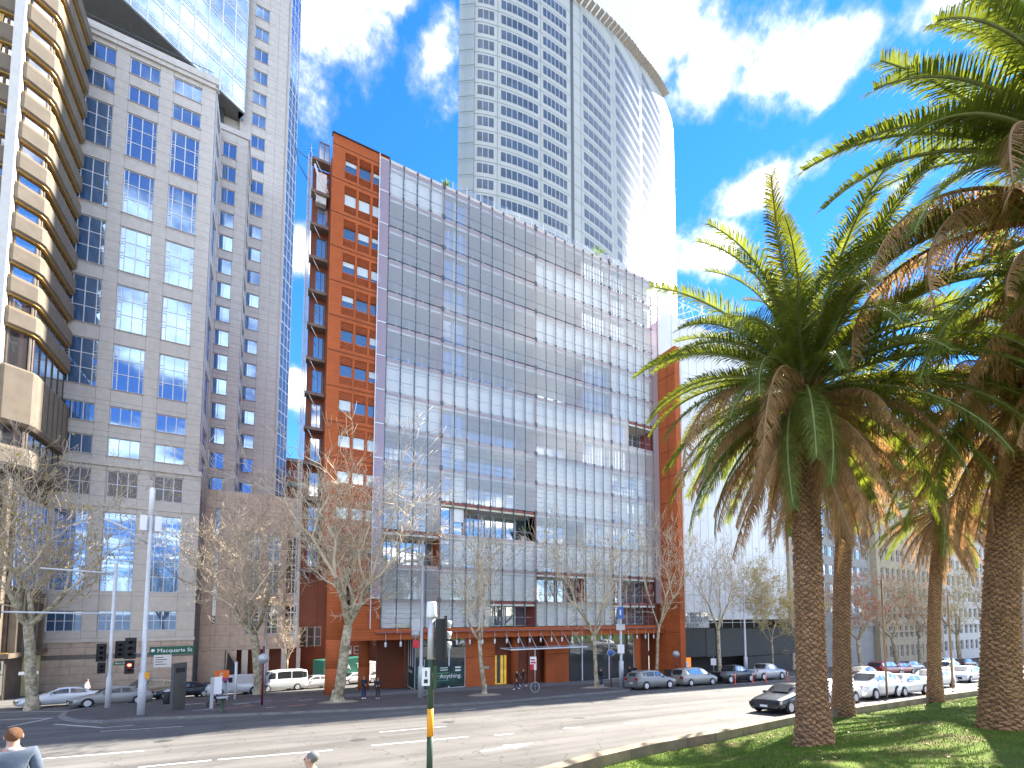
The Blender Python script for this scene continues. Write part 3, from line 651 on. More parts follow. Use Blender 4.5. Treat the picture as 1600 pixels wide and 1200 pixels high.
    # return faces left: turn it to look outwards
postm = pm('poster_green', (.02, .06, .05), rough=.5, var=.7, scale=.9); pw = pm('poster_white', (.8, .82, .8), rough=.6, var=.03)
zb = zg(14, YS)
m = MB(); m.box(xc + .12, xd - .12, YS - .012, YS - .004, zb + .15, zb + 2.15); po = m.build('poster', postm, main)
m = MB(); m.box(xc - .015, xc - .006, YS + .1, YS + 2.4, zb + .15, zb + 2.15); po2 = m.build('poster', postm, main)
for z, hgt, c in ((1.45, .05, (.2, .5, .2)), (1.2, .03, (.35, .6, .25)), (.7, .06, (.1, .3, .28))):
    m = MB(); m.box(xc + .2, xd - 1.8, YS - .02, YS - .014, zb + z, zb + z + hgt); m.build('poster_stripe', pm('stripe%d' % int(z * 100), c, var=.3), po)
text_part('Realise', .62, pw, po, (xc + .35, YS - .02, zb + .95), (R(90), 0, 0)); text_part('Anything.', .62, pw, po, (xd - 2.75, YS - .02, zb + .95), (R(90), 0, 0))
text_part('YOUR VALUATION\nEXPERTS', .15, pw, po, (xd - 2.7, YS - .02, zb + 1.95), (R(90), 0, 0)) if False else None
for i in range(2):
    m = MB(); m.box(xd - 2.7, xd - 1.9, YS - .02, YS - .014, zb + 1.95 - i * .22, zb + 2.03 - i * .22); m.box(xd - 1.1, xd - .5, YS - .02, YS - .014, zb + 1.9 - i * .3, zb + 2.05 - i * .3); m.build('poster_text', pw, po)
text_part('Realise', .5, pw, po2, (xc - .02, YS + 2.2, zb + 1.55), (R(90), 0, R(-90)))
pn = panel(xd, xe, YS - .1, zg(xd, YS) - .2, 1.05)
for z in (zb + 2.9,):
    m = MB(); m.box(xd + .01, xe - .01, YS - .115, YS - .095, z, z + .04); m.build('panel_joint', jd, pn)
m = MB(); m.box((xd + xe) / 2 - .1, (xd + xe) / 2 + .95, YS - .14, YS - .1, zb + 1.65, zb + 1.95); m.build('name_plate', pm('brushed_plate', (.4, .36, .3), metal=.6, rough=.4), main)
# entrance: lit lobby
lob = pm('lobby_wall_lit', (.5, .35, .05), rough=.6, emit=(1, .62, .08), estr=.05, var=.6, scale=1.5)
panel(xe + .1, xe + 2.1, YS + 1.42, zg(xe, YS) - .2, -1.2, 'lobby_glow', lob, .1)
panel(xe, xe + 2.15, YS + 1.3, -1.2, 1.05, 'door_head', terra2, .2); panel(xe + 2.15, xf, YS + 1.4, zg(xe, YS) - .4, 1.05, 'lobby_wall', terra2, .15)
m = MB(); m.box(xe + .9, xe + 1.3, YS + 1.3, YS + 1.38, zg(xe, YS), -1.2); m.box(xe + 1.7, xe + 1.76, YS + 1.3, YS + 1.38, zg(xe, YS), -1.2); m.build('lobby_door', steel, main)
b = MB(); b.lathe([(.45, zg(xe + 2.6, YS) - .2), (.45, 1.05)], 20, (xe + 2.75, YS + .7, 0)); b.build('pier', terra, main)
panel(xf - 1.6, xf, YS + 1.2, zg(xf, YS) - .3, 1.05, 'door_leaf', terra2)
pn = panel(xf, xg, YS - .1, zg(xf, YS) - .3, 1.05)
m = MB(); m.box(xf + .01, xg - .01, YS - .115, YS - .095, zb + 2.85, zb + 2.89); m.build('panel_joint', jd, pn)
# steel and glass canopy hung from rods
can = MB(); cz = onY(800, 1013, 43.0).z
can.box(xe + .2, xg + .3, 41.9, 41.98, cz - .12, cz); can.box(xe + .2, xg + .3, 44.3, 44.38, cz - .1, cz)
for i in range(7): xx = xe + .2 + (xg - xe) * i / 6; can.box(xx, xx + .06, 41.98, 44.3, cz - .1, cz - .02)
cn = can.build('canopy', alu, main)
m = MB(); m.quad((xe + .25, 41.98, cz + .01), (xg + .25, 41.98, cz + .01), (xg + .25, 44.3, cz + .01), (xe + .25, 44.3, cz + .01)); m.build('canopy_glass', balg, cn)
for i in range(7):
    xx = xe + .5 + (xg - xe) * i / 6.5; m = MB(); m.tube([(xx, 42.2, cz), (xx, 44.0, 1.5)], .02, 4); m.build('canopy_rod', alu, cn)
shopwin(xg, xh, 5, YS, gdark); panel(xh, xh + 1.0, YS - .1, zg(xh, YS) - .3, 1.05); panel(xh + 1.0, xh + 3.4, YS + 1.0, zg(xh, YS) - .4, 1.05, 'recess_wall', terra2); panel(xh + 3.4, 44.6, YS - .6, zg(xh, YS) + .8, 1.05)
pl = pm('plinth_granite', (.06, .06, .065), rough=.6, var=.2); panel(xh + 3.35, 44.61, YS - .66, zg(42, YS) - .4, zg(42, YS) + .8, 'plinth', pl)
m = MB(); m.box(44.55, 45.55, 41.15, 44, gz(45, 42) - .2, gz(45, 42) + 1.0); m.build('plinth', pl, main)
# ================================================================== LEFT: STONE TOWER AND TAN OFFICE BLOCK
stone = pm('granite_beige', (.56, .54, .50), rough=.65, var=.10, scale=1.6, bump=.05, dirt=.12)
stoneb = pm('granite_joint', (.16, .14, .125), rough=.9, var=.1)
stonep = pm('granite_pink', (.47, .39, .32), rough=.6, var=.16, scale=1.4, bump=.05, dirt=.1)
bandg = pm('granite_dark_band', (.14, .13, .13), rough=.6, var=.15)
wframe = pm('window_frame_white', (.70, .74, .78), rough=.4, var=.05)
gsky = glassmat('tower_glass_sky_blue', (.05, .13, .27), .34, rcol=(.42, .64, 1))  # blue base and tint stand in for reflected sky
glouv = pm('louvre_grey', (.14, .14, .145), rough=.7, var=.2, scale=6)
def cladding(mb, O, U, u0, u1, z0, z1, holes, course=1.23, plen=2.4, proud=.02, gap=.014, mi=0):
    O = Vector(O); U = Vector(U).normalized(); I = Vector((-U.y, U.x, 0))
    us = {u0, u1, *[h[0] for h in holes], *[h[1] for h in holes]}; zs = {z0, z1, *[h[2] for h in holes], *[h[3] for h in holes]}
    z = z1 - course
    while z > z0 + .2:
        if all(abs(z - q) > .3 for q in zs): zs.add(z)
        z -= course
    us = sorted(u for u in us if u0 <= u <= u1); zs = sorted(z for z in zs if z0 <= z <= z1)
    uu = [us[0]]
    for a, c in zip(us, us[1:]):
        n = max(1, round((c - a) / plen)); uu += [a + (c - a) * i / n for i in range(1, n + 1)]
    for i in range(len(uu) - 1):
        for j in range(len(zs) - 1):
            cu, cz = (uu[i] + uu[i + 1]) / 2, (zs[j] + zs[j + 1]) / 2
            if any(h[0] < cu < h[1] and h[2] < cz < h[3] for h in holes): continue
            P = lambda u, z: O + U * u - I * proud + Vector((0, 0, z - O.z))
            a, c, d, e = uu[i] + gap, uu[i + 1] - gap, zs[j] + gap, zs[j + 1] - gap
            mb.quad(P(a, d), P(c, d), P(c, e), P(a, e), mi)
    return mb
def clad_wall(parent, O, U, u0, u1, z0, z1, holes, mat=None, depth=.35, course=1.23, plen=2.4, name='wall'):
    b = MB(); facade(b, O, U, u0, u1, z0, z1, holes, depth); w = b.build(name, [stoneb], parent)
    if len(w.data.materials): pass
    b = MB(); cladding(b, O, U, u0, u1, z0, z1, holes, course, plen); b.build('stone_panels', mat or stone, w, kind='stuff')
    b = MB()      # stone-lined reveals sit just inside the joints
    U_ = Vector(U).normalized(); I = Vector((-U_.y, U_.x, 0)); O_ = Vector(O); P = lambda u, z, d: O_ + U_ * u + I * d + Vector((0, 0, z - O_.z))
    for (a, c, d, e) in holes:
        k = .004
        b.quad(P(a, d + k, -.02), P(c, d + k, -.02), P(c, d + k, depth), P(a, d + k, depth)); b.quad(P(a, e - k, depth), P(c, e - k, depth), P(c, e - k, -.02), P(a, e - k, -.02))
        b.quad(P(a + k, d, -.02), P(a + k, d, depth), P(a + k, e, depth), P(a + k, e, -.02)); b.quad(P(c - k, d, depth), P(c - k, d, -.02), P(c - k, e, -.02), P(c - k, e, depth))
    if holes: b.build('reveals', mat or stone, w, kind='stuff')
    return w
st = building('office_tower', 'beige granite office tower with big gridded blue windows and a glass upper part', 'tower', (-10, 74, gz(-10, 74)))
sillm = pm('sill_stone', (.38, .33, .29), rough=.6, var=.1)
# front wing A
YA = 70.0; cols = [(-21.9, -18.9), (-17.56, -14.6), (-13.2, -10.23)]
F = 3.67; holes = []
rowsS = [(70.45, 72.62), (66.85, 68.95)]; rowsD = [(59.6, 65.27), (52.2, 57.85), (44.8, 50.45), (37.4, 43.05), (30.0, 35.6)]; rowsS2 = [(25.75, 27.95), (21.95, 24.15)]
for (a, c) in cols:
    for (z0, z1) in rowsS + rowsD + rowsS2: holes.append((a, c, z0, z1))
clad_wall(st, (0, YA, 0), (1, 0, 0), -24.5, -8.7, 21.3, 74.0, holes)
for (a, c) in cols:
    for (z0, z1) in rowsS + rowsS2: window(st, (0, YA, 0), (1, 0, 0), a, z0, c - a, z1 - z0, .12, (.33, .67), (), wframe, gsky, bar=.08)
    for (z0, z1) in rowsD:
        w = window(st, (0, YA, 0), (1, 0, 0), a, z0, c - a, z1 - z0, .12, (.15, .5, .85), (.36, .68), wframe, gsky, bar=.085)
        m = MB(); h = z1 - z0; W = c - a
        for t in (.15, .85):
            x = 0 if t < .5 else W * .85
            for q in (.3, .42, .62, .74): m.box(x + .02, x + W * .15 - .02, -.01, .05, h * q, h * q + .05)
        link('side_bars', m.mesh('side_bars', wframe), w)
    for (z0, z1) in rowsS + rowsD + rowsS2:
        m = MB(); m.box(a - .1, c + .1, YA - .1, YA + .1, z0 - .12, z0 - .005); m.build('window_sill', sillm, st)
# parapet and cornices of A
for z, h, d in ((74.0, .9, .18), (73.2, .12, .3), (20.7, .6, .25), (15.9, .35, .15)):
    m = MB(); m.box(-24.5, -8.6 + d, YA - d, YA + .3, z, z + h); m.build('cornice', stone, st)
# lower storeys of A
lo = []
for (a, c) in cols: lo += [(a + .1, c, 17.1, 20.2), (a, c, 6.0, 15.3), (a, c, 1.45, 3.75)]
clad_wall(st, (0, YA, 0), (1, 0, 0), -24.5, -8.4, .6, 20.7, lo, course=1.9, plen=3)
for (a, c) in cols:
    w = window(st, (0, YA, 0), (1, 0, 0), a + .1, 17.1, c - a - .1, 3.1, .15, (.33, .67), (.5,), wframe, glouv, bar=.08, name='louvre_window', pname='louvre_sheet')
    m = MB()
    for i in range(30): m.box(.05, c - a - .15, .02, .045, .1 + i * .1, .14 + i * .1)
    link('louvre_blades', m.mesh('louvre_blades', pm('louvre_blade', (.3, .3, .3), rough=.5)), w)
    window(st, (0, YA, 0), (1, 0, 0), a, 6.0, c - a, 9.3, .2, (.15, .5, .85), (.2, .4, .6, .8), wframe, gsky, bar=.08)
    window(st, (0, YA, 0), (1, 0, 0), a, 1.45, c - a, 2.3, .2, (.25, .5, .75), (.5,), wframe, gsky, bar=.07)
m = MB(); m.box(-24.5, -8.3, YA - .3, YA - .022, .2, .6); m.build('cornice', stone, st)
# granite base: individual blocks
rr = random.Random(8)
basew = MB(); basew.box(-24.5, -8.35, YA - .1, YA + .3, -6.5, .2); bw = basew.build('base_wall', stoneb, st)
zrow = [-6.2, -5.2, -4.3, -3.4, -2.5, -1.7, -1.2, -.4, .2]
for j in range(len(zrow) - 1):
    x = -24.4 + (j % 2) * .8
    while x < -8.45:
        x1 = min(x + 2.0, -8.4); m = MB(); m.box(x + .015, x1 - .015, YA - .14 - rr.random() * .01, YA - .09, zrow[j] + .015, zrow[j + 1] - .015)
        m.build('stone_block', bandg if j == 5 else stonep, bw); x = x1
m = MB(); m.box(-12.2, -10.5, YA - .2, YA - .145, -3.0, -1.5); plq = m.build('wall_sign', pm('sign_white', (.72, .73, .74), rough=.5, var=.04), st)
for i in range(4):
    m = MB(); m.box(-12.05, -11.3 + (i % 2) * .35, YA - .207, YA - .201, -1.85 - i * .27, -1.77 - i * .27); m.build('sign_text', pm('sign_ink', (.05, .05, .06)), plq)
# return of A, wing B, wing C
for (O, U, u0, u1, z0, z1) in (((-8.7, YA, 0), (0, 1, 0), 0, 7, -6.5, 74.0),):
    hs = [(1.6, 5.6, a, c) for a, c in rowsS + rowsD + rowsS2]
    clad_wall(st, O, U, u0, u1, 21.3, 74.0, hs); clad_wall(st, O, U, u0, u1, -6.5, 21.3, [], mat=stonep, course=.95)
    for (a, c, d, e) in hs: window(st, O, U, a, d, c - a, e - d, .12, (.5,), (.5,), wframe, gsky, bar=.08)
YB = 77.0; holes = [(-8.85 + .35, -6.75, 70.7 - F * .98 * i, 73.0 - F * .98 * i) for i in range(15)]
clad_wall(st, (0, YB, 0), (1, 0, 0), -9.2, -5.3, 18, 74.6, holes, plen=1.6)
for (a, c, d, e) in holes:
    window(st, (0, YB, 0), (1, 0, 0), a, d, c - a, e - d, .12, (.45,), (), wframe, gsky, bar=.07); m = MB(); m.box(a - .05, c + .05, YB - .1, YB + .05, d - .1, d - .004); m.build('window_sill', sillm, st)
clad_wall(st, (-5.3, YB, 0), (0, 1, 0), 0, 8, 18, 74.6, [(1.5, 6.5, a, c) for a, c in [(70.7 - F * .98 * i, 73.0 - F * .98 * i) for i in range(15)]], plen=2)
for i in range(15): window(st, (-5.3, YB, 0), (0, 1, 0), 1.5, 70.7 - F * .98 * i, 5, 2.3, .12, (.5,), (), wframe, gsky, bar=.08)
m = MB(); m.box(-9.3, -5.1, YB - .2, YB + 8, 74.6, 75.4); m.build('cornice', stone, st)
YC = 85.0; FC = 3.94; holes = [(-5.55, -3.5, 104.9 - FC * i, 107.1 - FC * i) for i in range(22)]
clad_wall(st, (0, YC, 0), (1, 0, 0), -7.2, -.6, 18, 118, holes, plen=1.6)
for (a, c, d, e) in holes:
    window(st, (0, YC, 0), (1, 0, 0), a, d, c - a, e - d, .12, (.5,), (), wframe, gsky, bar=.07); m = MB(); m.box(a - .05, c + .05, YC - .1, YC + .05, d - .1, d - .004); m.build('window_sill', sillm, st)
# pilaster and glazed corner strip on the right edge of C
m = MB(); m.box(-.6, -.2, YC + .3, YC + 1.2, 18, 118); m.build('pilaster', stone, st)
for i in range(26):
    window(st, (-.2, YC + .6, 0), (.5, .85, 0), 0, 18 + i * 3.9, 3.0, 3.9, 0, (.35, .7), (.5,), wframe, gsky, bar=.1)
m = MB(); m.prism([(-7, YC + .5), (-.6, YC + .5), (1.0, YC + 4), (1.0, YC + 20), (-24, YC + 20), (-24, 71), (-9, 71), (-9, YB + .6), (-6, YB + .6)], -6.5, 20); m.build('core_wall', stonep, st)
m = MB(); m.prism([(-7, YC + .5), (-.65, YC + .5), (1.2, YC + 3.6), (1.2, YC + 20), (-20, YC + 20), (-20, YC + .5)], 20, 118); m.prism([(-24, 70.6), (-9.1, 70.6), (-9.1, YB + .6), (-5.6, YB + .6), (-5.6, YC + .4), (-24, YC + .4)], 20.2, 74); m.build('core', stone, st)
# glazed upper tower turned over the terrace, its sloping-in-view soffit and round columns
gd = Vector((math.cos(R(32.7)), math.sin(R(32.7)), 0)); G0 = Vector((-6.5, 83.7, 0)); gn = Vector((gd.y, -gd.x, 0)); zso = 85.0
upg = glassmat('upper_glass', (.14, .25, .33), .5, rcol=(.6, .8, 1))
n = 17; w = 1.9
for i in range(n):
    for k in range(8):
        window(st, G0 - gd * w * (i + 1), gd, 0, zso + .3 + k * 3.9, w, 3.9, 0, (), (.16, .24, .34), wframe, upg, bar=.09, name='curtain_wall_panel')
m = MB(); Ls = n * w; a = G0 - gd * Ls; inn = Vector((-gd.y, gd.x, 0)) * 16
m.add([a, G0, G0 + inn, a + inn] + [p + Vector((0, 0, .3)) for p in (a, G0, G0 + inn, a + inn)], ((3, 2, 1, 0), (0, 1, 5, 4), (4, 5, 6, 7)))
for f in range(8): m.v[f] = (m.v[f][0], m.v[f][1], zso + (0 if f < 4 else .3))
m.build('soffit', pm('soffit_dark', (.14, .145, .14), rough=.8, var=.15), st)
m = MB(); gi = G0 + Vector((.05, .06, 0)); g2 = Vector((1, 0, 0))
m.box(-7.4, -6.7, 83.6, 85.2, zso, 118); m.build('corner_glazing', upg, st)
m = MB(); m.box(-24, -9.0, 70.2, 86, 74.02, 74.3); m.build('terrace', stone, st)
m = MB(); m.box(-24, -9.3, 84.2, 84.6, 74.3, 85.5); m.build('terrace_glazing', glassmat('terrace_glass', (.05, .06, .06), .15), st)
for (x, y_) in ((129, 20), (204, 45), (271, 85)):
    q = onY(x, y_, 82.0); m = MB(); m.lathe([(.95, 74.3), (.95, 85.2)], 20, (q.x, q.y, 0)); m.build('column', pm('column_white', (.68, .68, .64), rough=.5), st)
m = MB(); m.tube([(-24, 70.5, 76.1), (-9, 70.5, 76.1)], .04, 5); m.build('terrace_rail', steel, st)
# podium to the right: pink stone with tall glazed bays
YP = 73.0; hs = [(-3.2 + 2.35 * i, -1.6 + 2.35 * i, 6.2, 14.5) for i in range(3)] + [(-3.2 + 2.35 * i, -1.6 + 2.35 * i, .6, 4.6) for i in range(3)]
clad_wall(st, (0, YP, 0), (1, 0, 0), -8.2, 3.6, -1.4, 20, hs + [(-7.0, -6.5, 14, 17.5), (-7.0, -6.5, 2, 11.5)], mat=stonep, course=1.5, plen=2)
for (a, c, d, e) in hs: window(st, (0, YP, 0), (1, 0, 0), a, d, c - a, e - d, .25, (.5,), (.25, .5, .75), wframe, gdark, bar=.1)
for d, e in ((14, 17.5), (2, 11.5)): window(st, (0, YP, 0), (1, 0, 0), -7.0, d, .5, e - d, .2, (), tuple(i / 8 for i in range(1, 8)), wframe, gdark, bar=.05)
m = MB(); m.box(-8.2, 3.6, YP + .3, YP + .6, -1.4, 20); m.build('podium_back', stonep, st)
for i, x in enumerate((-8.2, -5.2, -3.4, -.9, 1.3, 3.2)):
    m = MB(); wd = (2.9, 1.2, .7, .7, .7, .5)[i]; m.box(x, x + wd, YP - .05, YP + .5, -7, -1.42); m.build('pier', stonep if i < 2 else stone, st)
m = MB(); m.box(-8, 3.6, YP + 2.5, YP + 2.8, -7, -1.4); m.build('colonnade_wall', terra2, st)
m = MB(); m.add([(-5.0, YP - .1, -1.6), (-5.0, YP - .1, -4.6), (-3.4, YP - 1.6, -4.4), (-5.0, YP - 1.6, -4.4), (-5.0, YP - .1, -1.6)], ((0, 1, 2), (0, 2, 3), (0, 3, 1))); m.build('awning', pm('awning_black', (.015, .015, .017), rough=.8), st)
# ------------------------------------------------------------------ tan office block
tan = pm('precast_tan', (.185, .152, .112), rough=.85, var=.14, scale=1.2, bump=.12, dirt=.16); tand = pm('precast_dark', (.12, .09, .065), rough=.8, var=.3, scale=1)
gold = pm('gold_trim', (.55, .33, .07), rough=.45, var=.15, metal=.4); gtan = glassmat('tan_block_glass', (.02, .025, .03), .42); goldb = pm('gold_blind', (.55, .38, .14), rough=.7, var=.15)
tb = building('office_block', 'tan precast office block with stepped spandrel bands and gold trim, at the left edge', 'building', (-30, 64, gz(-21, 60)))
PL = [(-44, 60.6), (-22.9, 60.6), (-21.6, 61.7), (-21.45, 62.1), (-21.45, 69.75)]
def offset_pl(pl, d):
    out = []
    for i, p in enumerate(pl):
        p = Vector((*p, 0)); ns = []
        for a, c in ((i - 1, i), (i, i + 1)):
            if 0 <= a and c < len(pl): t = (Vector((*pl[c], 0)) - Vector((*pl[a], 0))).normalized(); ns.append(Vector((t.y, -t.x, 0)))
        n_ = sum(ns, Vector()).normalized(); out.append(p + n_ * d / max(.5, n_.dot(ns[0])))
    return out
def band(prof, mat, name, parent):
    """sweep a profile (outward offset, z) along the outline"""
    m = MB(); rings = [offset_pl(PL, d) for d, z in prof]; k = len(PL)
    vs = [(p.x, p.y, z) for (d, z), r_ in zip(prof, rings) for p in r_]
    m.add(vs, [(j * k + i, j * k + i + 1, (j + 1) * k + i + 1, (j + 1) * k + i) for j in range(len(prof) - 1) for i in range(k - 1)] )
    e = len(PL) - 1; m.add([vs[j * k + e] for j in range(len(prof))], [tuple(range(len(prof) - 1, -1, -1))])
    return m.build(name, mat, parent)
FT = 3.12; ztops = [60.67 + FT * 4 - FT * i for i in range(15)]
ztops = [z for z in ztops if z > 29.5]
for z in ztops:
    s = band([(-.25, z), (.26, z), (.34, z - .22), (.34, z - 1.58), (.1, z - 1.80), (-.25, z - 1.80)], tan, 'spandrel', tb)
    band([(.15, z - 1.801), (.15, z - 1.86), (-.2, z - 1.86)], gold, 'gold_trim', s); band([(.27, z + .001), (.27, z + .05), (-.2, z + .05)], gold, 'gold_trim', s)
    # glazing strip above this spandrel
    for (p, q, n_) in ((0, 1, 14), (1, 2, 1), (2, 3, 1), (3, 4, 5)):
        o = offset_pl(PL, -.12); a, c = o[p], o[q]; U = (c - a); L_ = U.length; U.normalize()
        for i in range(n_):
            if p == 0 and i < 9: continue
            window(tb, a, U, L_ * i / n_, z + .05, L_ / n_, FT - 1.91, 0, (), (), tand, gtan, bar=.1, pname='pane')
            if p == 0 and i % 2 == 0:
                m = MB(); I = Vector((-U.y, U.x, 0)); b0 = a + U * (L_ * i / n_ + .3) - I * .04
                m.add([b0 + Vector((0, 0, z + .1)), b0 + U * .8 + Vector((0, 0, z + .1)), b0 + U * .9 + Vector((0, 0, z + FT - 1.95)), b0 + U * .05 + Vector((0, 0, z + FT - 1.95))], ((0, 1, 2, 3),)); m.build('gold_blind', goldb, tb)
zlow = min(ztops) - FT * .42
s = band([(-.25, 27.0), (.32, 27.0), (.45, 26.8), (.45, 21.7), (.2, 21.35), (-.25, 21.35)], tan, 'plant_room_panel', tb)
for i in range(6):
    m = MB(); Y = 63.2 + i * 1.2; m.box(-21.02, -20.94, Y, Y + .06, 21.9, 26.7); m.build('panel_rib', tand, s)
for (p, q, n_) in ((0, 1, 14), (1, 2, 1), (2, 3, 1), (3, 4, 5)):
    o = offset_pl(PL, -.12); a, c = o[p], o[q]; U = (c - a); L_ = U.length; U.normalize()
    for z, h in ((27.05, min(ztops) - 1.85 - 27.05), (19.3, 2.05)):
        for i in range(n_):
            if p == 0 and i < 9: continue
            window(tb, a, U, L_ * i / n_, z, L_ / n_, h, 0, (), (), tand, gtan, bar=.1)
band([(-.25, 19.3), (.32, 19.3), (.4, 19.0), (.4, 17.6), (.1, 17.3), (-.25, 17.3)], tan, 'spandrel', tb)
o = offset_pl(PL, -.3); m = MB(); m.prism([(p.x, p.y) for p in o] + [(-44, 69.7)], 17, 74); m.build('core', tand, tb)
m = MB(); m.box(-23.75, -23.05, 59.85, 60.6, -6, 76); m.build('white_column', pm('column_pale', (.66, .66, .62), rough=.6, var=.06), tb)
# lower storeys: recessed dark wall with pale ribs, canopy and entrance
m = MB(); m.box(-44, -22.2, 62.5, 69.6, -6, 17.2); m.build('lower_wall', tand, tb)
for i in range(9):
    x = -34 + i * 1.4; m = MB(); m.box(x, x + .35, 61.7, 62.49, -.3, 16.9); m.build('rib', tan, tb)
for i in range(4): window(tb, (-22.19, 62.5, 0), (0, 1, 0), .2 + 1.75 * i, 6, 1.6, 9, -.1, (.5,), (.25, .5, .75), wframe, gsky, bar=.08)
for i in range(5):
    m = MB(); m.box(-22.15, -21.6, 62.7 + 1.45 * i, 63.05 + 1.45 * i, -.6, 5.6); m.build('rib', tan, tb)
m = MB(); m.box(-44, -21.4, 61, 69.5, -.8, -.35); m.build('canopy', tand, tb)
m = MB(); m.box(-44, -21.6, 61.2, 61.3, -.34, -.24); m.build('canopy_edge', gold, tb)
for i in range(6): window(tb, (0, 62.49, 0), (1, 0, 0), -34 + i * 2, -5.6, 1.9, 4.6, -.08, (), (.7,), tan, gdark, bar=.1)
m = MB(); m.box(-22.19, -21.9, 66.2, 69.5, -6, -1); m.build('yellow_panel', pm('lobby_pale', (.6, .56, .3), rough=.6), tb)
# ================================================================== CURVED WHITE TOWER BEHIND
def hs2w(x, f): return Vector((x * math.cos(HEAD) + f * math.sin(HEAD), -x * math.sin(HEAD) + f * math.cos(HEAD), 0))
ctrl = [(-15.6, 101.4), (-10.9, 101.2), (-4, 102.8), (3, 105.6), (10, 109.4), (15.2, 113), (20.5, 117.3), (25.2, 121.8), (30.5, 127.5), (35.7, 134), (41.5, 141), (47.5, 149), (53, 157.5), (56.5, 164), (58.2, 169)]
cpts = [hs2w(*c) for c in ctrl]
def cat(p0, p1, p2, p3, t): return .5 * ((2 * p1) + (p2 - p0) * t + (2 * p0 - 5 * p1 + 4 * p2 - p3) * t * t + (3 * p1 - p0 - 3 * p2 + p3) * t ** 3)
curve = []
for i in range(len(cpts) - 1):
    p0 = cpts[max(0, i - 1)]; p3 = cpts[min(len(cpts) - 1, i + 2)]
    for k in range(6): curve.append(cat(p0, cpts[i], cpts[i + 1], p3, k / 6))
curve.append(cpts[-1])
arc = [0]
for a, c in zip(curve, curve[1:]): arc.append(arc[-1] + (c - a).length)
LT = arc[-1]
def cu(u, off=0):
    u = max(0, min(LT, u)); i = max(j for j in range(len(arc) - 1) if arc[j] <= u + 1e-9); t = (u - arc[i]) / (arc[i + 1] - arc[i])
    p = curve[i].lerp(curve[i + 1], t); d = (curve[i + 1] - curve[i]).normalized(); return p + Vector((d.y, -d.x, 0)) * off
def px_u(x):
    best = 0; bd = 1e9
    for q in range(800):
        u = LT * q / 799; p = cu(u); a = p.x * math.cos(HEAD) - p.y * math.sin(HEAD); f = p.x * math.sin(HEAD) + p.y * math.cos(HEAD)
        d = abs(PCX + FPX * a / (f * 1.02) - x)
        if d < bd: bd = d; best = u
    return best
# roof line read from the photograph, as heights on the curve
tops = []
for (x, y) in ((860, -42), (900, 0), (945, 34), (985, 72), (1020, 112), (1047, 152), (1060, 185)):
    u = px_u(x); p = cu(u); f = p.x * math.sin(HEAD) + p.y * math.cos(HEAD); tops.append((u, atF(x, y, f).z))
ZHI = 185.0
zfl = lambda u: ZHI if u <= tops[0][0] else next((a[1] + (c[1] - a[1]) * (u - a[0]) / (c[0] - a[0]) for a, c in zip(tops, tops[1:]) if a[0] <= u <= c[0]), tops[-1][1])
TZ = sum(z for _, z in tops[1:]) / (len(tops) - 1)
print('TOPS', tops, TZ)
tw = building('curved_tower', 'tall white office tower with a gently curved glass front and rows of blue windows', 'tower', (*(cu(LT * .4) + Vector((0, 12, 0))).xy, gz(60, 95)))
tile = pm('fritted_glass_white', (.45, .49, .485), rough=.7, var=.06, scale=.15, spec=.2); linem = pm('tower_joint', (.20, .235, .24), rough=.5)
twg = pm('tower_window_glass', (.075, .115, .18), rough=.3, var=.35, scale=.4, spec=.35)
US = [LT * i / 60 for i in range(61)]
m = MB(); n = len(US)
m.add([(*cu(u).xy, z) for z in (-7, 1) for u in US], [(i, i + 1, n + i + 1, n + i) for i in range(n - 1)])
for i in range(n): m.v[n + i] = (m.v[n + i][0], m.v[n + i][1], zfl(US[i]) + .6)
m.build('curved_wall', tile, tw)
m = MB(); bk = [cu(0) + Vector((22, 26, 0)), cu(LT) + Vector((-2, 6, 0))]; poly = [cu(u, -.2) for u in US[::3]] + [bk[1], bk[0]]
m.prism([(p.x, p.y) for p in poly], -7, min(z for _, z in tops) - 4); m.build('core', tile, tw)
FHt = 3.93; zr0 = atF(742, 146, 103.0).z
groups = [(741, 770, 3), (780, 842, 7), (850, 889, 6), (916, 961, 6), (969, 1008, 6), (1013, 1042, 5)]
gu = [(px_u(a), px_u(c), k) for a, c, k in groups]
zrows = [zr0 + FHt * (15 - i) for i in range(44)]
for z in zrows:
    if z < 8: continue
    if z < ZHI - 2:
        m = MB(); us = [u for u in US]
        for o1, o2, za, zb2 in ((.05, .05, z + .55, z + .66), ):
            m.add([(*cu(u, .05).xy, zz) for zz in (za, zb2) for u in us if zfl(u) > z], [])
            k = sum(1 for u in us if zfl(u) > z); m.f += [(i, i + 1, k + i + 1, k + i) for i in range(k - 1)]; m.m += [0] * (k - 1); m.sm += [False] * (k - 1)
        m.build('floor_line', linem, tw)
    for (a, c, k) in gu:
        if z > min(zfl(a), zfl(c)) - 1.5: continue
        m = MB(); st_ = (c - a) / k
        for i in range(k):
            ua, uc = a + st_ * i + .1, a + st_ * (i + 1) - .1
            m.quad(Vector((*cu(ua, .03).xy, z - 2.25)), Vector((*cu(uc, .03).xy, z - 2.25)), Vector((*cu(uc, .03).xy, z)), Vector((*cu(ua, .03).xy, z)))
        o = m.build('window_strip', twg, tw, kind='stuff')
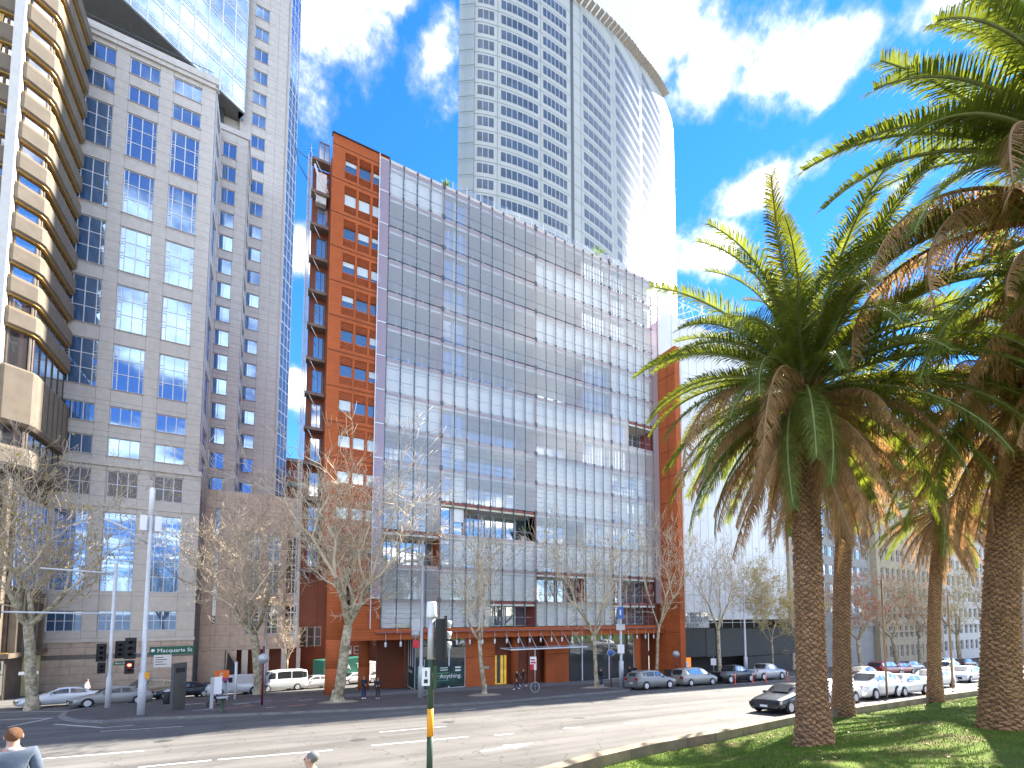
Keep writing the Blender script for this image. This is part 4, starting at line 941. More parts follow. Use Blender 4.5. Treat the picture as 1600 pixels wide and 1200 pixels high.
        # a few lit lamps show as pale specks; sill rail below
for x in (709.5, 722, 737, 775, 846, 898, 912, 965, 1010):
    u = px_u(x); p = cu(u, .06); d = (cu(u + .2) - cu(u)).normalized() * (.06 if x not in (898,) else .5)
    m = MB(); zt_ = zfl(u)
    m.add([(*(p - d).xy, 5), (*(p + d).xy, 5), (*(p + d).xy, zt_), (*(p - d).xy, zt_)], ((0, 1, 2, 3),)); m.build('vertical_joint' if x != 898 else 'dark_fin', linem if x != 898 else steel, tw)  # the wide one is a dark fin, drawn as a flat strip
# glass fin that runs past the left edge
finm = screenmat('fin_glass', (.85, .92, .92), veil=.4, refl=.12, veilcol=(.55, .6, .6))
d0 = (cu(.5) - cu(0)).normalized(); e = cu(0)
for k in range(30):
    m = MB(); z = zrows[0] + .55 - FHt * k
    if z < 10: break
    a, c = cu(.02, .5), cu(px_u(737), .5)
    m.add([(*a.xy, z - FHt + .1), (*c.xy, z - FHt + .1), (*c.xy, z), (*a.xy, z)], ((0, 1, 2, 3),)); fn = m.build('fin_pane', finm, tw)
    m = MB(); m.obox((a.x, a.y - .06, z - .05), (c - a), (0, .12, 0), (0, 0, .12)); m.build('fin_rail', linem, fn)
# ribs of the roof edge and white sail wall above the roof
ribm = pm('roof_rib', (.42, .39, .35), rough=.6)
uu = tops[1][0]
while uu < tops[-2][0] + .3:
    p = cu(uu); nrm = (cu(uu, 1) - cu(uu)); z = zfl(uu); m = MB()
    m.add([p + Vector((0, 0, z)), p + nrm * 2.2 + Vector((0, 0, z + .5)), p + nrm * 2.2 + Vector((0, 0, z + .8)), p + Vector((0, 0, z + 1.2))], ((0, 1, 2, 3),)); d = (cu(uu + .2) - cu(uu)).normalized() * .35
    m.add([p + nrm * 2.2 - d * 2 + Vector((0, 0, z + .55)), p + nrm * 2.2 + d * 2 + Vector((0, 0, z + .55)), p + d * 2 + Vector((0, 0, z + .4)), p - d * 2 + Vector((0, 0, z + .4))], ((0, 1, 2, 3),))
    m.build('roof_rib', ribm, tw); uu += 1.9
m = MB(); a, c = atF(900, 0, 128), atF(995, 0, 139); t = (c - a); t.z = 0
m.obox((a.x, a.y, min(z for _, z in tops) - 12), t, Vector((-t.y, t.x, 0)).normalized() * .6, (0, 0, 60)); m.build('sail_wall', pm('sail_white', (.8, .82, .84), rough=.4, var=.04), tw)
# ================================================================== BRICK BUILDINGS IN THE GAP
brk = pm('brick_brown', (.22, .095, .06), rough=.85, var=.25, scale=3, bump=.2); paver_brick = brk
def brickify(m, sx, sz):
    nt = m.node_tree; N = nt.nodes; L = nt.links; b = N['Principled BSDF']; src = b.inputs['Base Color'].links[0].from_socket
    g = N.new('ShaderNodeNewGeometry'); sp = N.new('ShaderNodeSeparateXYZ'); L.new(g.outputs['Position'], sp.inputs[0]); cb = N.new('ShaderNodeCombineXYZ')
    ad = N.new('ShaderNodeMath'); L.new(sp.outputs[0], ad.inputs[0]); L.new(sp.outputs[1], ad.inputs[1]); L.new(ad.outputs[0], cb.inputs[0]); L.new(sp.outputs[2], cb.inputs[1])
    br = N.new('ShaderNodeTexBrick'); br.inputs['Scale'].default_value = 1; br.inputs['Brick Width'].default_value = sx; br.inputs['Row Height'].default_value = sz; br.inputs['Mortar Size'].default_value = .012
    br.inputs['Color1'].default_value = (1, 1, 1, 1); br.inputs['Color2'].default_value = (.7, .7, .72, 1); br.inputs['Mortar'].default_value = (1.3, 1.4, 1.5, 1); L.new(cb.outputs[0], br.inputs['Vector'])
    mx = N.new('ShaderNodeMix'); mx.data_type = 'RGBA'; mx.blend_type = 'MULTIPLY'; mx.inputs[0].default_value = 1; L.new(src, mx.inputs[6]); L.new(br.outputs['Color'], mx.inputs[7]); L.new(mx.outputs[2], b.inputs['Base Color'])
brickify(brk, .25, .09)
def plain_building(name, label, X0, X1, Y, Yd, z0, z1, wall, holes, gm, fr=None, vm=(), hm=(.5,), cornices=(), bar=.08, depth=.3, cap=None, cat='building'):
    o = building(name, label, cat, ((X0 + X1) / 2, Y + 2, z0)); b = MB(); facade(b, (0, Y, 0), (1, 0, 0), X0, X1, z0, z1, holes, depth); b.box(X0, X1, Y + depth + .08, Y + Yd, z0, z1 - .02)
    b.quad((X0, Y, z0), (X0, Y, z1), (X0, Y + depth + .08, z1), (X0, Y + depth + .08, z0)); b.quad((X1, Y, z0), (X1, Y + depth + .08, z0), (X1, Y + depth + .08, z1), (X1, Y, z1)); b.quad((X0, Y, z1), (X1, Y, z1), (X1, Y + depth + .1, z1), (X0, Y + depth + .1, z1))
    b.build('wall', wall, o)
    for (a, c, d, e) in holes: window(o, (0, Y, 0), (1, 0, 0), a, d, c - a, e - d, depth - .1, vm, hm, fr or wframe, gm, bar=bar)
    for (z, h, d) in cornices: m = MB(); m.box(X0 - d, X1 + d, Y - d, Y - .004, z, z + h); m.build('cornice', cap or wall, o)
    return o
bz = gz(4, 84)
hs = [(-1.0 + 2.6 * i, .4 + 2.6 * i, -2.5 + 3.6 * k, -.2 + 3.6 * k) for i in range(9) for k in range(6)]
bb = plain_building('brick_building', 'brown brick building with a green copper cornice in the gap left of the orange block', -2, 24, 92, 20, bz - 3, 26.5, brk, hs, gdark, cornices=((26.4, .7, .5), (22.5, .3, .15)), cap=pm('copper_green', (.2, .3, .24), rough=.7, var=.2))
m = MB(); m.box(-1.5, 23, 94, 110, 27.2, 31.5); up = m.build('roof_storey', terra2, bb)
for i in range(6): window(bb, (0, 94, 0), (1, 0, 0), -1 + 1.6 * i, 28.6, 1.4, 1.3, -.05, (.5,), (), wframe, gblue, bar=.06)
m = MB(); m.box(-1.8, 23.4, 93.6, 110, 31.5, 32.1); m.build('roof_slab', pm('slab_grey', (.3, .29, .28), rough=.8), bb)
b3 = building('white_louvre_building', 'low brown building with white vertical louvre screens behind the orange pier', 'building', (5, 78, gz(5, 78)))
m = MB(); m.box(2.2, 14, 78.3, 88, gz(5, 78) - 2, 9); m.build('wall', terra2, b3)
for i in range(4):
    x = 2.6 + i * 1.05; m = MB(); m.box(x, x + .12, 77.4, 78.2, -1.6, 7.2); m.build('louvre_blade', whitep, b3)
    for k in range(6): window(b3, (0, 78.2, 0), (1, 0, 0), x + .16, -1.5 + k * 1.45, .85, 1.4, 0, (), (), alu, glouv, bar=.05)
for i in range(5): window(b3, (0, 78.25, 0), (1, 0, 0), 8.2 + 1.15 * i, -3.0, .8, 1.3, 0, (), (.5,), wframe, gdark, bar=.08); window(b3, (0, 78.25, 0), (1, 0, 0), 8.2 + 1.15 * i, .1, .8, 1.5, 0, (), (.5,), wframe, gdark, bar=.08)
# ================================================================== RIGHT OF THE ORANGE BUILDING
scrim = pm('white_scrim', (.78, .80, .83), rough=.7, var=.07, scale=.35, bump=.12, bscale=.6)
sc = building('wrapped_building', 'building wrapped in white scrim above black street hoarding, right of the orange block', 'building', (60, 48, gz(60, 46)))
YW = 45.2; zr = lambda X: 47.5 - (X - 50) * .02
m = MB(); m.box(47.6, 73.5, YW, 60, 2.6, 45.8); m.build('scrim_wall', scrim, sc)
for i in range(16):
    x = 48.4 + i * 1.65; m = MB(); m.box(x, x + .05, YW - .05, YW - .004, 2.6, 45.8); m.build('scrim_seam', pm('scrim_seam', (.6, .62, .65), rough=.8), sc)
for i in range(6):
    m = MB(); z = 6 + i * 6.4; m.box(47.6, 73.5, YW - .03, YW - .002, z, z + .06); m.build('scrim_tie', MATS['scrim_seam'], sc)
m = MB()
for i in range(14):
    x = 47.8 + i * 1.9; m.tube([(x, YW, 45.8), (x + .95, YW, 48.3), (x + 1.9, YW, 45.8)], .05, 4); m.tube([(x, YW + 3, 48.3), (x + 1.9, YW, 48.3)], .05, 4)
m.tube([(47.8, YW, 48.3), (74, YW, 48.3)], .06, 5); m.tube([(47.8, YW, 45.9), (74, YW, 45.9)], .06, 5); m.build('roof_truss', pm('truss_white', (.7, .72, .74), rough=.5), sc)
for k in range(9):
    z0 = 46.5; rr = random.Random(k); x = 48.5 + k * 1.3; m = MB(); p = Vector((x, YW + 1, z0)); pts = [p.copy()]
    for q in range(4): p = p + Vector((rr.uniform(-.8, .9), 0, rr.uniform(.4, 1.3))); pts.append(p.copy())
    m.tube(pts, .03, 4); m.build('roof_stay', steel, sc)
blk = pm('hoarding_black', (.022, .024, .028), rough=.5, var=.2); dgr = pm('hoarding_grey', (.05, .053, .055), rough=.6, var=.15)
for i, (x0, x1, mt) in enumerate(((47.0, 52.4, blk), (52.5, 54.4, dgr), (54.5, 60.6, dgr), (60.7, 73.4, dgr))):
    m = MB(); m.box(x0, x1 - .05, YW - 1.3, YW - 1.1, -2.4 - i * .1, 1.5 - i * .08); m.build('hoarding_panel', mt, sc)
m = MB(); m.box(47.2, 54, YW - .6, YW - .5, 1.5, 3.6); m.build('blue_glazing', glassmat('blue_glazing', (.03, .09, .2), .35), sc)
m = MB()
for x in (48.2, 49.3, 52.0, 56, 58.2, 60, 63): m.tube([(x, YW - 1.2, 1.4), (x, YW - 1.2, 3.4)], .05, 5)
m.tube([(47.2, YW - 1.2, 2.2), (66, YW - 1.2, 2.2)], .04, 5); m.build('scaffold_rail', wframe, sc)
m = MB(); m.box(47, 73.4, YW + 1.5, YW + 2, gz(60, 46) - 1.5, 2.5); m.build('shop_back', pm('shop_back_dark', (.02, .018, .016), rough=.7), sc)
m = MB(); m.box(48.6, 52.2, YW + 1.2, YW + 1.45, -4.2, -2.4); m.build('shop_glow', pm('shop_interior', (.4, .12, .03), emit=(1, .3, .06), estr=.12, var=.6, scale=2), sc)
m = MB(); m.box(61.5, 72, YW - 1.05, YW - .9, gz(66, 45) - .2, -2.8); m.build('roller_door', dgr, sc)
m = MB(); m.box(46.3, 47.0, YW - 1.4, YW + 2, gz(46, 45) - .3, 1.4); m.build('edge_pier', blk, sc)
sand = pm('sandstone', (.46, .38, .28), rough=.85, var=.15, scale=1.2, bump=.12, dirt=.15)
conc = pm('concrete_grey', (.34, .34, .335), rough=.85, var=.1, scale=.6, dirt=.12); pale = pm('pale_render', (.60, .585, .55), rough=.85, var=.06, dirt=.1)
def gridholes(X0, X1, nc, z0, z1, nr, fw=.6, fh=.6):
    w = (X1 - X0) / nc; h = (z1 - z0) / nr
    return [(X0 + w * (i + .5 - fw / 2), X0 + w * (i + .5 + fw / 2), z0 + h * (k + .2), z0 + h * (k + .2 + fh)) for i in range(nc) for k in range(nr)]
g0 = gz(90, 46) - 1
plain_building('sandstone_building', 'narrow sandstone building with columns beside the white wrapped building', 74, 80, 45, 14, g0, 45, sand, gridholes(74.3, 79.7, 3, -1, 44, 12), gdark, cornices=((1.2, .5, .3), (43.5, .9, .5)))
plain_building('grey_office_building', 'grey concrete office building with blue windows behind the pink autumn tree', 80.2, 103, 46.5, 14, g0, 45, conc, gridholes(81, 102.5, 9, 3, 44, 12, .75, .55), gblue, cornices=((1.0, .8, .25),), vm=(.5,))
plain_building('cream_building', 'cream stone building with piers and small square dark windows behind the parked red van', 103.2, 131, 45.5, 14, g0, 45, sand, gridholes(104, 130.5, 12, g0 + 1.2, 44, 13, .5, .62), gdark, cornices=((3.4, .4, .25), (-.2, .35, .2), (44, .9, .5)))
plain_building('pale_building', 'pale rendered building with white awnings at the far end of the street', 131.3, 178, 46, 14, g0, 44, pale, gridholes(132, 177, 16, g0 + 1.5, 43, 13, .6, .6), gdark, cornices=((1.0, .4, .3), (43, .8, .4)))
plain_building('end_block', 'grey block closing the street beyond the pale building', 178.5, 230, 44, 20, g0 - 1, 30, conc, gridholes(179.5, 229, 16, g0 + 2, 29, 8, .6, .6), gdark)
# ================================================================== BARE PLANE TREES
def barkmat(name, c1, c2):
    m = pm(name, c1, rough=.9, var=.2, scale=9, bump=.3, bscale=30); nt = m.node_tree; N = nt.nodes; L = nt.links; b = N['Principled BSDF']; src = b.inputs['Base Color'].links[0].from_socket
    g = N.new('ShaderNodeNewGeometry'); n = N.new('ShaderNodeTexNoise'); n.inputs['Scale'].default_value = 3.2; n.inputs['Detail'].default_value = 5; n.inputs['Roughness'].default_value = .7; L.new(g.outputs['Position'], n.inputs['Vector'])
    r_ = N.new('ShaderNodeValToRGB'); r_.color_ramp.elements[0].position = .46; r_.color_ramp.elements[1].position = .54; L.new(n.outputs['Fac'], r_.inputs[0])
    mx = N.new('ShaderNodeMix'); mx.data_type = 'RGBA'; L.new(r_.outputs[0], mx.inputs[0]); L.new(src, mx.inputs[6]); mx.inputs[7].default_value = (*c2, 1); L.new(mx.outputs[2], b.inputs['Base Color']); return m
bark = barkmat('plane_bark', (.25, .205, .125), (.46, .40, .28)); twigm = pm('twig_bark', (.60, .49, .34), rough=.9, var=.25, scale=2)
def leafmat(name, col, trans, var=.4):
    m = pm(name, col, rough=.6, var=var, scale=4, spec=.2); nt = m.node_tree; N = nt.nodes; L = nt.links; b = N['Principled BSDF']
    src = b.inputs['Base Color'].links[0].from_socket; t = N.new('ShaderNodeBsdfTranslucent'); vm = N.new('ShaderNodeVectorMath'); vm.operation = 'MULTIPLY'; vm.inputs[1].default_value = trans; L.new(src, vm.inputs[0]); L.new(vm.outputs[0], t.inputs[0])
    mx = N.new('ShaderNodeMixShader'); mx.inputs[0].default_value = .45; L.new(b.outputs[0], mx.inputs[1]); L.new(t.outputs[0], mx.inputs[2]); L.new(mx.outputs[0], N['Material Output'].inputs[0]); return m
leaf_y = leafmat('leaf_yellow', (.42, .33, .06), (1.6, 1.6, 1.2)); leaf_t = leafmat('leaf_tan', (.36, .22, .08), (1.5, 1.4, 1.2)); leaf_p = leafmat('leaf_pink', (.42, .16, .10), (1.7, 1.3, 1.2)); leaf_g = leafmat('leaf_olive', (.16, .17, .04), (1.6, 1.7, 1.0))
def bare_tree(name, label, base, H, seed, lean=(0, 0), spread=1.0, trunk_h=.28, tr=None, levels=7, leaves=0, lmat=None, group='bare plane trees', fork=3, tmat=None):
    rr = random.Random(seed); T = thing(name, label, 'tree', base, 0, group); tk = MB(); cr = MB(); lf = MB()
    tr = tr or H * .021
    def rot(d, ang, az):
        a = d.orthogonal().normalized(); a = Matrix.Rotation(az, 3, d) @ a; return (Matrix.Rotation(ang, 3, a) @ d).normalized()
    def grow(p, d, L_, r, lev):
        seg = 4 if lev < 3 else (3 if lev < 5 else 2); pts = [p.copy()]; rad = [r]; dd = d.copy()
        r1 = r * (.72 if lev else .8)
        for i in range(seg):
            jit = .05 if lev < 1 else .12 if lev < 3 else .22
            dd = (dd + Vector((rr.gauss(0, jit), rr.gauss(0, jit), rr.gauss(0, jit) + (.13 if lev > 0 else 0)))).normalized()
            p = p + dd * L_ / seg; pts.append(p.copy()); rad.append(r + (r1 - r) * (i + 1) / seg)
        (tk if lev < 2 else cr).tube(pts, rad, (10 if lev == 0 else 7 if lev == 1 else 5 if lev < 4 else 3), cap=lev > 4 or lev == 0)
        if lev >= levels:
            if leaves:
                for _ in range(leaves if rr.random() < (.8 if leaves > 1 else .16) else 0):
                    q = pts[rr.randrange(1, len(pts))] + Vector((rr.gauss(0, .12), rr.gauss(0, .12), rr.gauss(-.05, .12))); s = rr.uniform(.06, .13)
                    a = Vector((rr.gauss(0, 1), rr.gauss(0, 1), rr.gauss(0, 1))).normalized(); c = a.orthogonal().normalized()
                    lf.add([q - a * s, q + c * s * .8, q + a * s, q - c * s * .8], ((0, 1, 2, 3),))
            return
        n = fork if lev == 0 else rr.choice((2, 2, 3)) if lev < levels - 1 else 3
        az0 = rr.uniform(0, 6.28)
        for k in range(n):
            ang = (rr.uniform(.3, .62) if lev == 0 else rr.uniform(.22, .62)) * spread; nd = rot(dd, ang, az0 + 6.283 * k / n + rr.uniform(-.5, .5))
            grow(p.copy(), nd, L_ * rr.uniform(.66, .92) * (1.0 if lev else H * .25 / (H * trunk_h)), max(.016, r1 * rr.uniform(.6, .8)), lev + 1)
        if lev > 0:     # side shoots
            for k in range(rr.choice((2, 2, 3)) if lev < 5 else 2):
                i = rr.randrange(1, len(pts) - 1) if len(pts) > 2 else 1; nd = rot(dd, rr.uniform(.5, 1.1), rr.uniform(0, 6.28)); lv = max(lev + 2, 3)
                if lv <= levels: grow(pts[i].copy(), nd, L_ * rr.uniform(.4, .65), max(.014, rad[i] * .38), lv)
    d0 = Vector((lean[0], lean[1], 1)).normalized(); grow(Vector((0, 0, -.15)), d0, H * trunk_h, tr, 0)
    # flare at the foot
    tk.lathe([(tr * 1.55, -.25), (tr * 1.35, .05), (tr * 1.05, .5), (tr * .95, .9)], 12, (0, 0, 0))
    tk.build('trunk', tmat or bark, T); c_ = cr.build('crown', twigm, T)
    if lf.v: lf.build('leaves', lmat or leaf_t, c_, kind='stuff')
    return T
def mpp(p): return FPX / (p.x * math.sin(HEAD) + p.y * math.cos(HEAD))    # pixels per metre there
def gpos(x, y, off=KH): return onG(x, y, off)
TREES = []
def tree_at(x, y, top, seed, label, off=KH, p=None, **kw):
    p = p or onG(x, y, off); H = (y - top) / mpp(p); TREES.append((x, round(H, 1))); return bare_tree('plane_tree', label, p, H, seed, **kw)
tree_at(50, 1107, 715, 11, 'bare tree with pale sunlit twigs and a few yellow leaves beside the tan office block', leaves=1, lmat=leaf_y, trunk_h=.33, spread=1.4, tr=.34, fork=4)
tree_at(405, 1085, 765, 12, 'broad bare tree with a dark thick trunk in front of the parked white van', spread=1.5, trunk_h=.3, tr=.42, fork=4)
tree_at(527, 1097, 705, 23, 'tallest bare tree with pale twigs beside the orange round pier', spread=1.35, trunk_h=.31, tr=.40, fork=4)
tree_at(757, 1086, 815, 34, 'slender bare tree in front of the glass shopfront with the dark poster', spread=1.1, trunk_h=.32, tr=.19, levels=6)
tree_at(932, 1074, 810, 45, 'bare tree with dense pale twigs right of the steel canopy', spread=1.2, trunk_h=.3, tr=.2, fork=4, levels=6)
tree_at(1025, 1064, 835, 56, 'thin bare tree behind the silver crossover by the terracotta end wall', p=Vector((onY(1025, 1064, 37).x, 37, gz(40, 37) + KH)), spread=.8, trunk_h=.38, tr=.17, levels=6)
tree_at(1125, 1062, 830, 67, 'open bare tree in front of the black hoarding with a few clinging leaves', p=Vector((onY(1125, 1062, 37).x, 37, gz(50, 37) + KH)), spread=1.0, trunk_h=.33, tr=.24, levels=6, leaves=1, lmat=leaf_t)
tree_at(1208, 1052, 880, 78, 'small young tree with yellow leaves in front of the roller door', p=Vector((onY(1208, 1052, 38).x, 38, gz(62, 38) + KH)), spread=.9, trunk_h=.3, tr=.11, leaves=2, lmat=leaf_y)
tree_at(447, 1072, 960, 89, 'small dark bare tree in front of the stone colonnade behind the minibus', p=Vector((1.8, 66, gz(1.8, 66))), spread=1.0, trunk_h=.35, tr=.14, levels=5)
for (x, top, seed, lm, lab, nl) in ((1345, 895, 91, leaf_p, 'street tree full of pink autumn leaves in front of the grey office building', 7), (1402, 900, 92, leaf_t, 'street tree with pale buff leaves behind the red van', 4),
                                    (1438, 905, 93, leaf_t, 'forked street tree with thin buff leaves in front of the cream stone building', 3), (1500, 900, 94, leaf_y, 'street tree with yellow green leaves in front of the pale building', 5), (1555, 905, 95, leaf_t, 'street tree with buff leaves at the far end of the parked cars', 5), (1278, 915, 96, leaf_y, 'small tree with golden leaves showing between the two front palm trunks', 4)):
    q = onY(x, 1035, 38); tree_at(x, PCY + 0 if False else 1050, top, seed, lab, p=Vector((q.x, 38, gz(q.x, 38) + KH)), spread=1.05, trunk_h=.3, leaves=nl, lmat=lm, levels=6, group='leafy street trees')
# pale tree pits
for (x, y) in ((527, 1098), (757, 1087), (932, 1075)):
    p = onG(x, y, KH); m = MB(); m.lathe([(1.5, .0), (.9, .03), (.3, .06)], 18, (p.x, p.y, p.z - .02)); m.build('tree_pit', pm('tree_pit_gravel', (.36, .3, .22), rough=.95, var=.2, scale=8), pav)
# ================================================================== PALMS
pgreen = leafmat('palm_leaf', (.115, .155, .036), (2.0, 1.7, .6), .45); pyel = leafmat('palm_leaf_yellow', (.13, .14, .03), (1.6, 1.4, .7), .3); pdead = leafmat('palm_leaf_dead', (.44, .28, .14), (1.2, 1.05, .85), .35)
rachm = pm('palm_rib', (.22, .24, .08), rough=.5, var=.2); rachd = pm('palm_rib_dead', (.3, .18, .09), rough=.7, var=.2)
def frond_mesh(elev, droop, L_, seed, dead=False, hang=.0):
    rr = random.Random(seed); m = MB(); n = 26; p = Vector((0, 0, 0)); pts = []; ang = R(elev); tw = rr.uniform(-.25, .25); side = 0
    for i in range(n + 1):
        pts.append(p.copy()); s = i / n; a = R(elev) - R(droop) * s ** 1.45; side += tw * .03
        p = p + Vector((math.cos(a) * math.cos(side), math.cos(a) * math.sin(side), math.sin(a))) * L_ / n
    m.tube(pts, [.045 * (1 - i / n * .88) + .004 for i in range(n + 1)], 5, mi=1)
    nl = 150
    for k in range(nl):
        s = .13 + .87 * (k / (nl - 1)); f = s * n; i = min(n - 1, int(f)); P0 = pts[i].lerp(pts[i + 1], f - i); t = (pts[i + 1] - pts[i]).normalized()
        lat = Vector((-t.y, t.x, 0)); lat = lat.normalized() if lat.length > 1e-4 else Vector((0, 1, 0)); up = t.cross(lat) * -1; up = up if up.z > 0 else -up
        ll = (.56 * min(1, (s - .05) / .22) ** .7 * (1 - max(0, s - .55) / .45 * .62)) * (L_ / 4.6)
        for sg in (-1, 1):
            if rr.random() < (.12 if dead else .02): continue
            fwd = .5 + .6 * s + rr.uniform(-.18, .18); lift = rr.uniform(.3, .75) * (1 - hang) - hang * .9
            if dead: lift -= rr.uniform(0, .7); fwd += rr.uniform(-.2, .5)
            d = (lat * sg * (1 - hang * .45) + t * fwd + up * lift).normalized(); l = ll * rr.uniform(.85, 1.1); wv = t * (.0145 if not dead else .012) * rr.uniform(.8, 1.2)
            mid = P0 + d * l * .55; tip = P0 + d * l + Vector((0, 0, -l * (.12 + .25 * rr.random() + hang * .3)))
            m.add([P0 - wv, P0 + wv, mid + wv * .95, mid - wv * .95, tip], ((0, 1, 2, 3), (3, 2, 4)), 0)
    return m
FR = {}
def frond(kind, e):
    if (kind, e) not in FR:
        dead = kind == 'dead'
        if kind == 'deadlong': m = frond_mesh(e, 112, 5.2, 900 + e, True, .6); dead = True
        elif dead: m = frond_mesh(e, 72 + e * .75 if e > -50 else 24, 3.9, abs(e) * 7 + 3, True, .55)
        else: m = frond_mesh(e, 62 + (85 - e) * .25 if e > 0 else 55, 4.7, e * 3 + 200, False, max(0, (25 - e) / 110))
        FR[(kind, e)] = m.mesh('frond', [pdead if dead else (pyel if kind == 'yellow' else pgreen), rachd if dead else rachm])
    return FR[(kind, e)]
def trunk_mesh(H, r0, r1, seed):
    rr = random.Random(seed); m = MB(); nc = 11; seg = nc * 7; pitch = .165; rows = int(H / pitch); sub = 6; vs = []; bs = []
    jt = [[rr.uniform(-.25, 1.0) for _ in range(nc)] for _ in range(rows * 2 + 4)]
    for j in range(rows * sub + 1):
        z = j / sub * pitch; t = z / H
        r = r1 + (r0 - r1) * math.exp(-t * 9) + .05 * math.exp(-((t - .97) / .06) ** 2)
        for i in range(seg):
            a = 2 * math.pi * i / seg; best = 0
            for lat in (0, 1):      # two interlocking lattices of lens-shaped leaf scars
                uu_ = i / 7 + .5 * lat + .13 * math.sin(z * 3.1 + i * .37) + .07 * math.sin(z * 9.7 + i * .11 + seed); vv = z / pitch + .5 * lat + .16 * math.sin(i * .45 + z * 1.7 + seed); cu_, cv = math.floor(uu_), math.floor(vv); fx, fz = abs(uu_ - cu_ - .5) * 2, (vv - cv - .5) * 2
                g_ = jt[(cv * 2 + lat) % len(jt)][cu_ % nc]; val = 1 - fx ** 1.7 - (abs(fz) if fz < 0 else fz * 1.25); best = max(best, val * (.8 + .35 * g_))
            q = r + .25 * r1 * best + .012 * math.sin(i * 1.7 + z * 9); vs.append((q * math.cos(a), q * math.sin(a), z)); bs.append(best)
    R_ = rows * sub; m.add(vs, [(j * seg + i, j * seg + (i + 1) % seg, (j + 1) * seg + (i + 1) % seg, (j + 1) * seg + i) for j in range(R_) for i in range(seg)], 0, False)
    m.m = [1 if bs[j * seg + i] > .34 + .18 * math.sin(i * 2.3 + j * 1.1) else 0 for j in range(R_) for i in range(seg)]      # pale cut scars between dark fibre
    return m
pfibre = pm('palm_fibre', (.16, .085, .045), rough=.95, var=.4, scale=12); ptrunk = pm('palm_trunk', (.34, .185, .09), rough=.9, var=.5, scale=5, bump=.5, bscale=30); pcut = pm('palm_stub', (.3, .15, .06), rough=.85, var=.35, scale=6); fruitm = pm('palm_fruit_stalk', (.55, .24, .03), rough=.6, var=.25)
PALMS = []
def palm(label, base, top, r, seed, ngreen=62, ndead=34, scale=1.0, azr=None, fruits=3, yel=.12, dead_lo=-78, extra=()):
    rr = random.Random(seed); T = thing('palm_tree', label, 'palm', base, 0, 'date palms on the lawn'); d = top - base; H = d.z; PALMS.append((round(H, 1), round(r, 2)))
    tm = trunk_mesh(H, r * 1.6, r, seed)
    for k, v in enumerate(tm.v): t = v[2] / H; tm.v[k] = (v[0] + d.x * t * t, v[1] + d.y * t * t, v[2] - .12)
    tm.build('trunk', [pfibre, ptrunk], T)
    c = Vector((d.x, d.y, H))
    m = MB()      # old leaf bases below the crown
    for k in range(120):
        a = k * 2.39996; z = -1.5 + 1.7 * k / 120; rad = r * 1.05 + .02; q = c + Vector((math.cos(a) * rad, math.sin(a) * rad, z)); o = Vector((math.cos(a), math.sin(a), .9)).normalized(); l = rr.uniform(.18, .42)
        m.tube([q - o * .1, q + o * l], [.085, .045], 4)
    m.build('leaf_bases', pcut, T, kind='stuff')
    for i in range(ngreen):
        t = i / (ngreen - 1); e0 = 86 - 116 * t ** .95; e = max(-28, min(85, round(e0 / 14) * 14)); a = i * 2.39996 + rr.uniform(-.2, .2)
        kind = 'yellow' if rr.random() < yel else 'green'
        s = scale * rr.uniform(.88, 1.1); q = c + Vector((math.cos(a), math.sin(a), 0)) * r * .55 + Vector((0, 0, .35 * (1 - t)))
        f = link('frond', frond(kind, e), T, q, (rr.uniform(-.25, .25), rr.uniform(-.12, .12), a), s)
    for i in range(ndead):
        t = i / max(1, ndead - 1); e = [-6, -24, -42, -60, -74][min(4, int(t * 5))]; e = max(dead_lo, e); a = i * 2.39996 + 1 + rr.uniform(-.3, .3); q = c + Vector((math.cos(a), math.sin(a), 0)) * r * .8 + Vector((0, 0, -.25 - .7 * t))
        link('dead_frond', frond('dead', e), T, q, (rr.uniform(-.3, .3), rr.uniform(-.15, .15), a), scale * rr.uniform(.75, 1.05))
    for (ea, ee, es, kd) in extra:
        link('frond' if 'dead' not in kd else 'dead_frond', frond(kd, ee), T, c + Vector((math.cos(R(ea)), math.sin(R(ea)), 0)) * r * .6, (rr.uniform(-.2, .2), 0, R(ea)), es)
    for i in range(fruits):
        a = rr.uniform(0, 6.28); m = MB(); q = c + Vector((0, 0, .2)); o = Vector((math.cos(a), math.sin(a), 1.1)).normalized(); e_ = q + o * 1.1; m.tube([q, e_], [.05, .03], 5)
        for k in range(46): s_ = Vector((rr.gauss(0, .35), rr.gauss(0, .35), rr.uniform(-.5, .5))) + o * .35; p1 = e_ - o * rr.uniform(0, .4); m.tube([p1, p1 + s_ * .5, p1 + s_ * .8 + Vector((0, 0, -.2))], [.012, .012, .016], 3)
        m.build('fruit_stalk', fruitm, T)
    return T
def palm_px(label, bx, by, tx, ty, wpx, seed, **kw):
    b_ = onL(bx, by); f = b_.x * math.sin(HEAD) + b_.y * math.cos(HEAD); t_ = atF(tx, ty, f); return palm(label, b_, t_, wpx / 2 / (FPX / f), seed, **kw)
DL = lambda *azs: tuple((a, e, .85 + .12 * ((a * 7) % 3), 'deadlong') for a, e in azs)
palm_px('large date palm nearest the lawn edge with a shaggy brown skirt of dead fronds', 1272, 1163, 1256, 615, 34, 1, scale=1.02, ngreen=96, ndead=44, extra=DL((330, 15), (345, 5), (310, 15), (170, 5), (200, 5), (20, 5)))
palm_px('date palm with a mossy foot just behind the nearest palm', 1318, 1119, 1328, 700, 20, 2, ngreen=54, ndead=34, scale=1.0, extra=DL((300, 15), (330, 5), (200, 5), (350, 15)))
palm_px('slim smooth-trunked date palm standing in sun at the lawn edge by the white cars', 1462, 1097, 1472, 790, 14, 3, ngreen=50, ndead=44, scale=1.0, extra=DL((250, 15), (200, 5), (300, 5)))
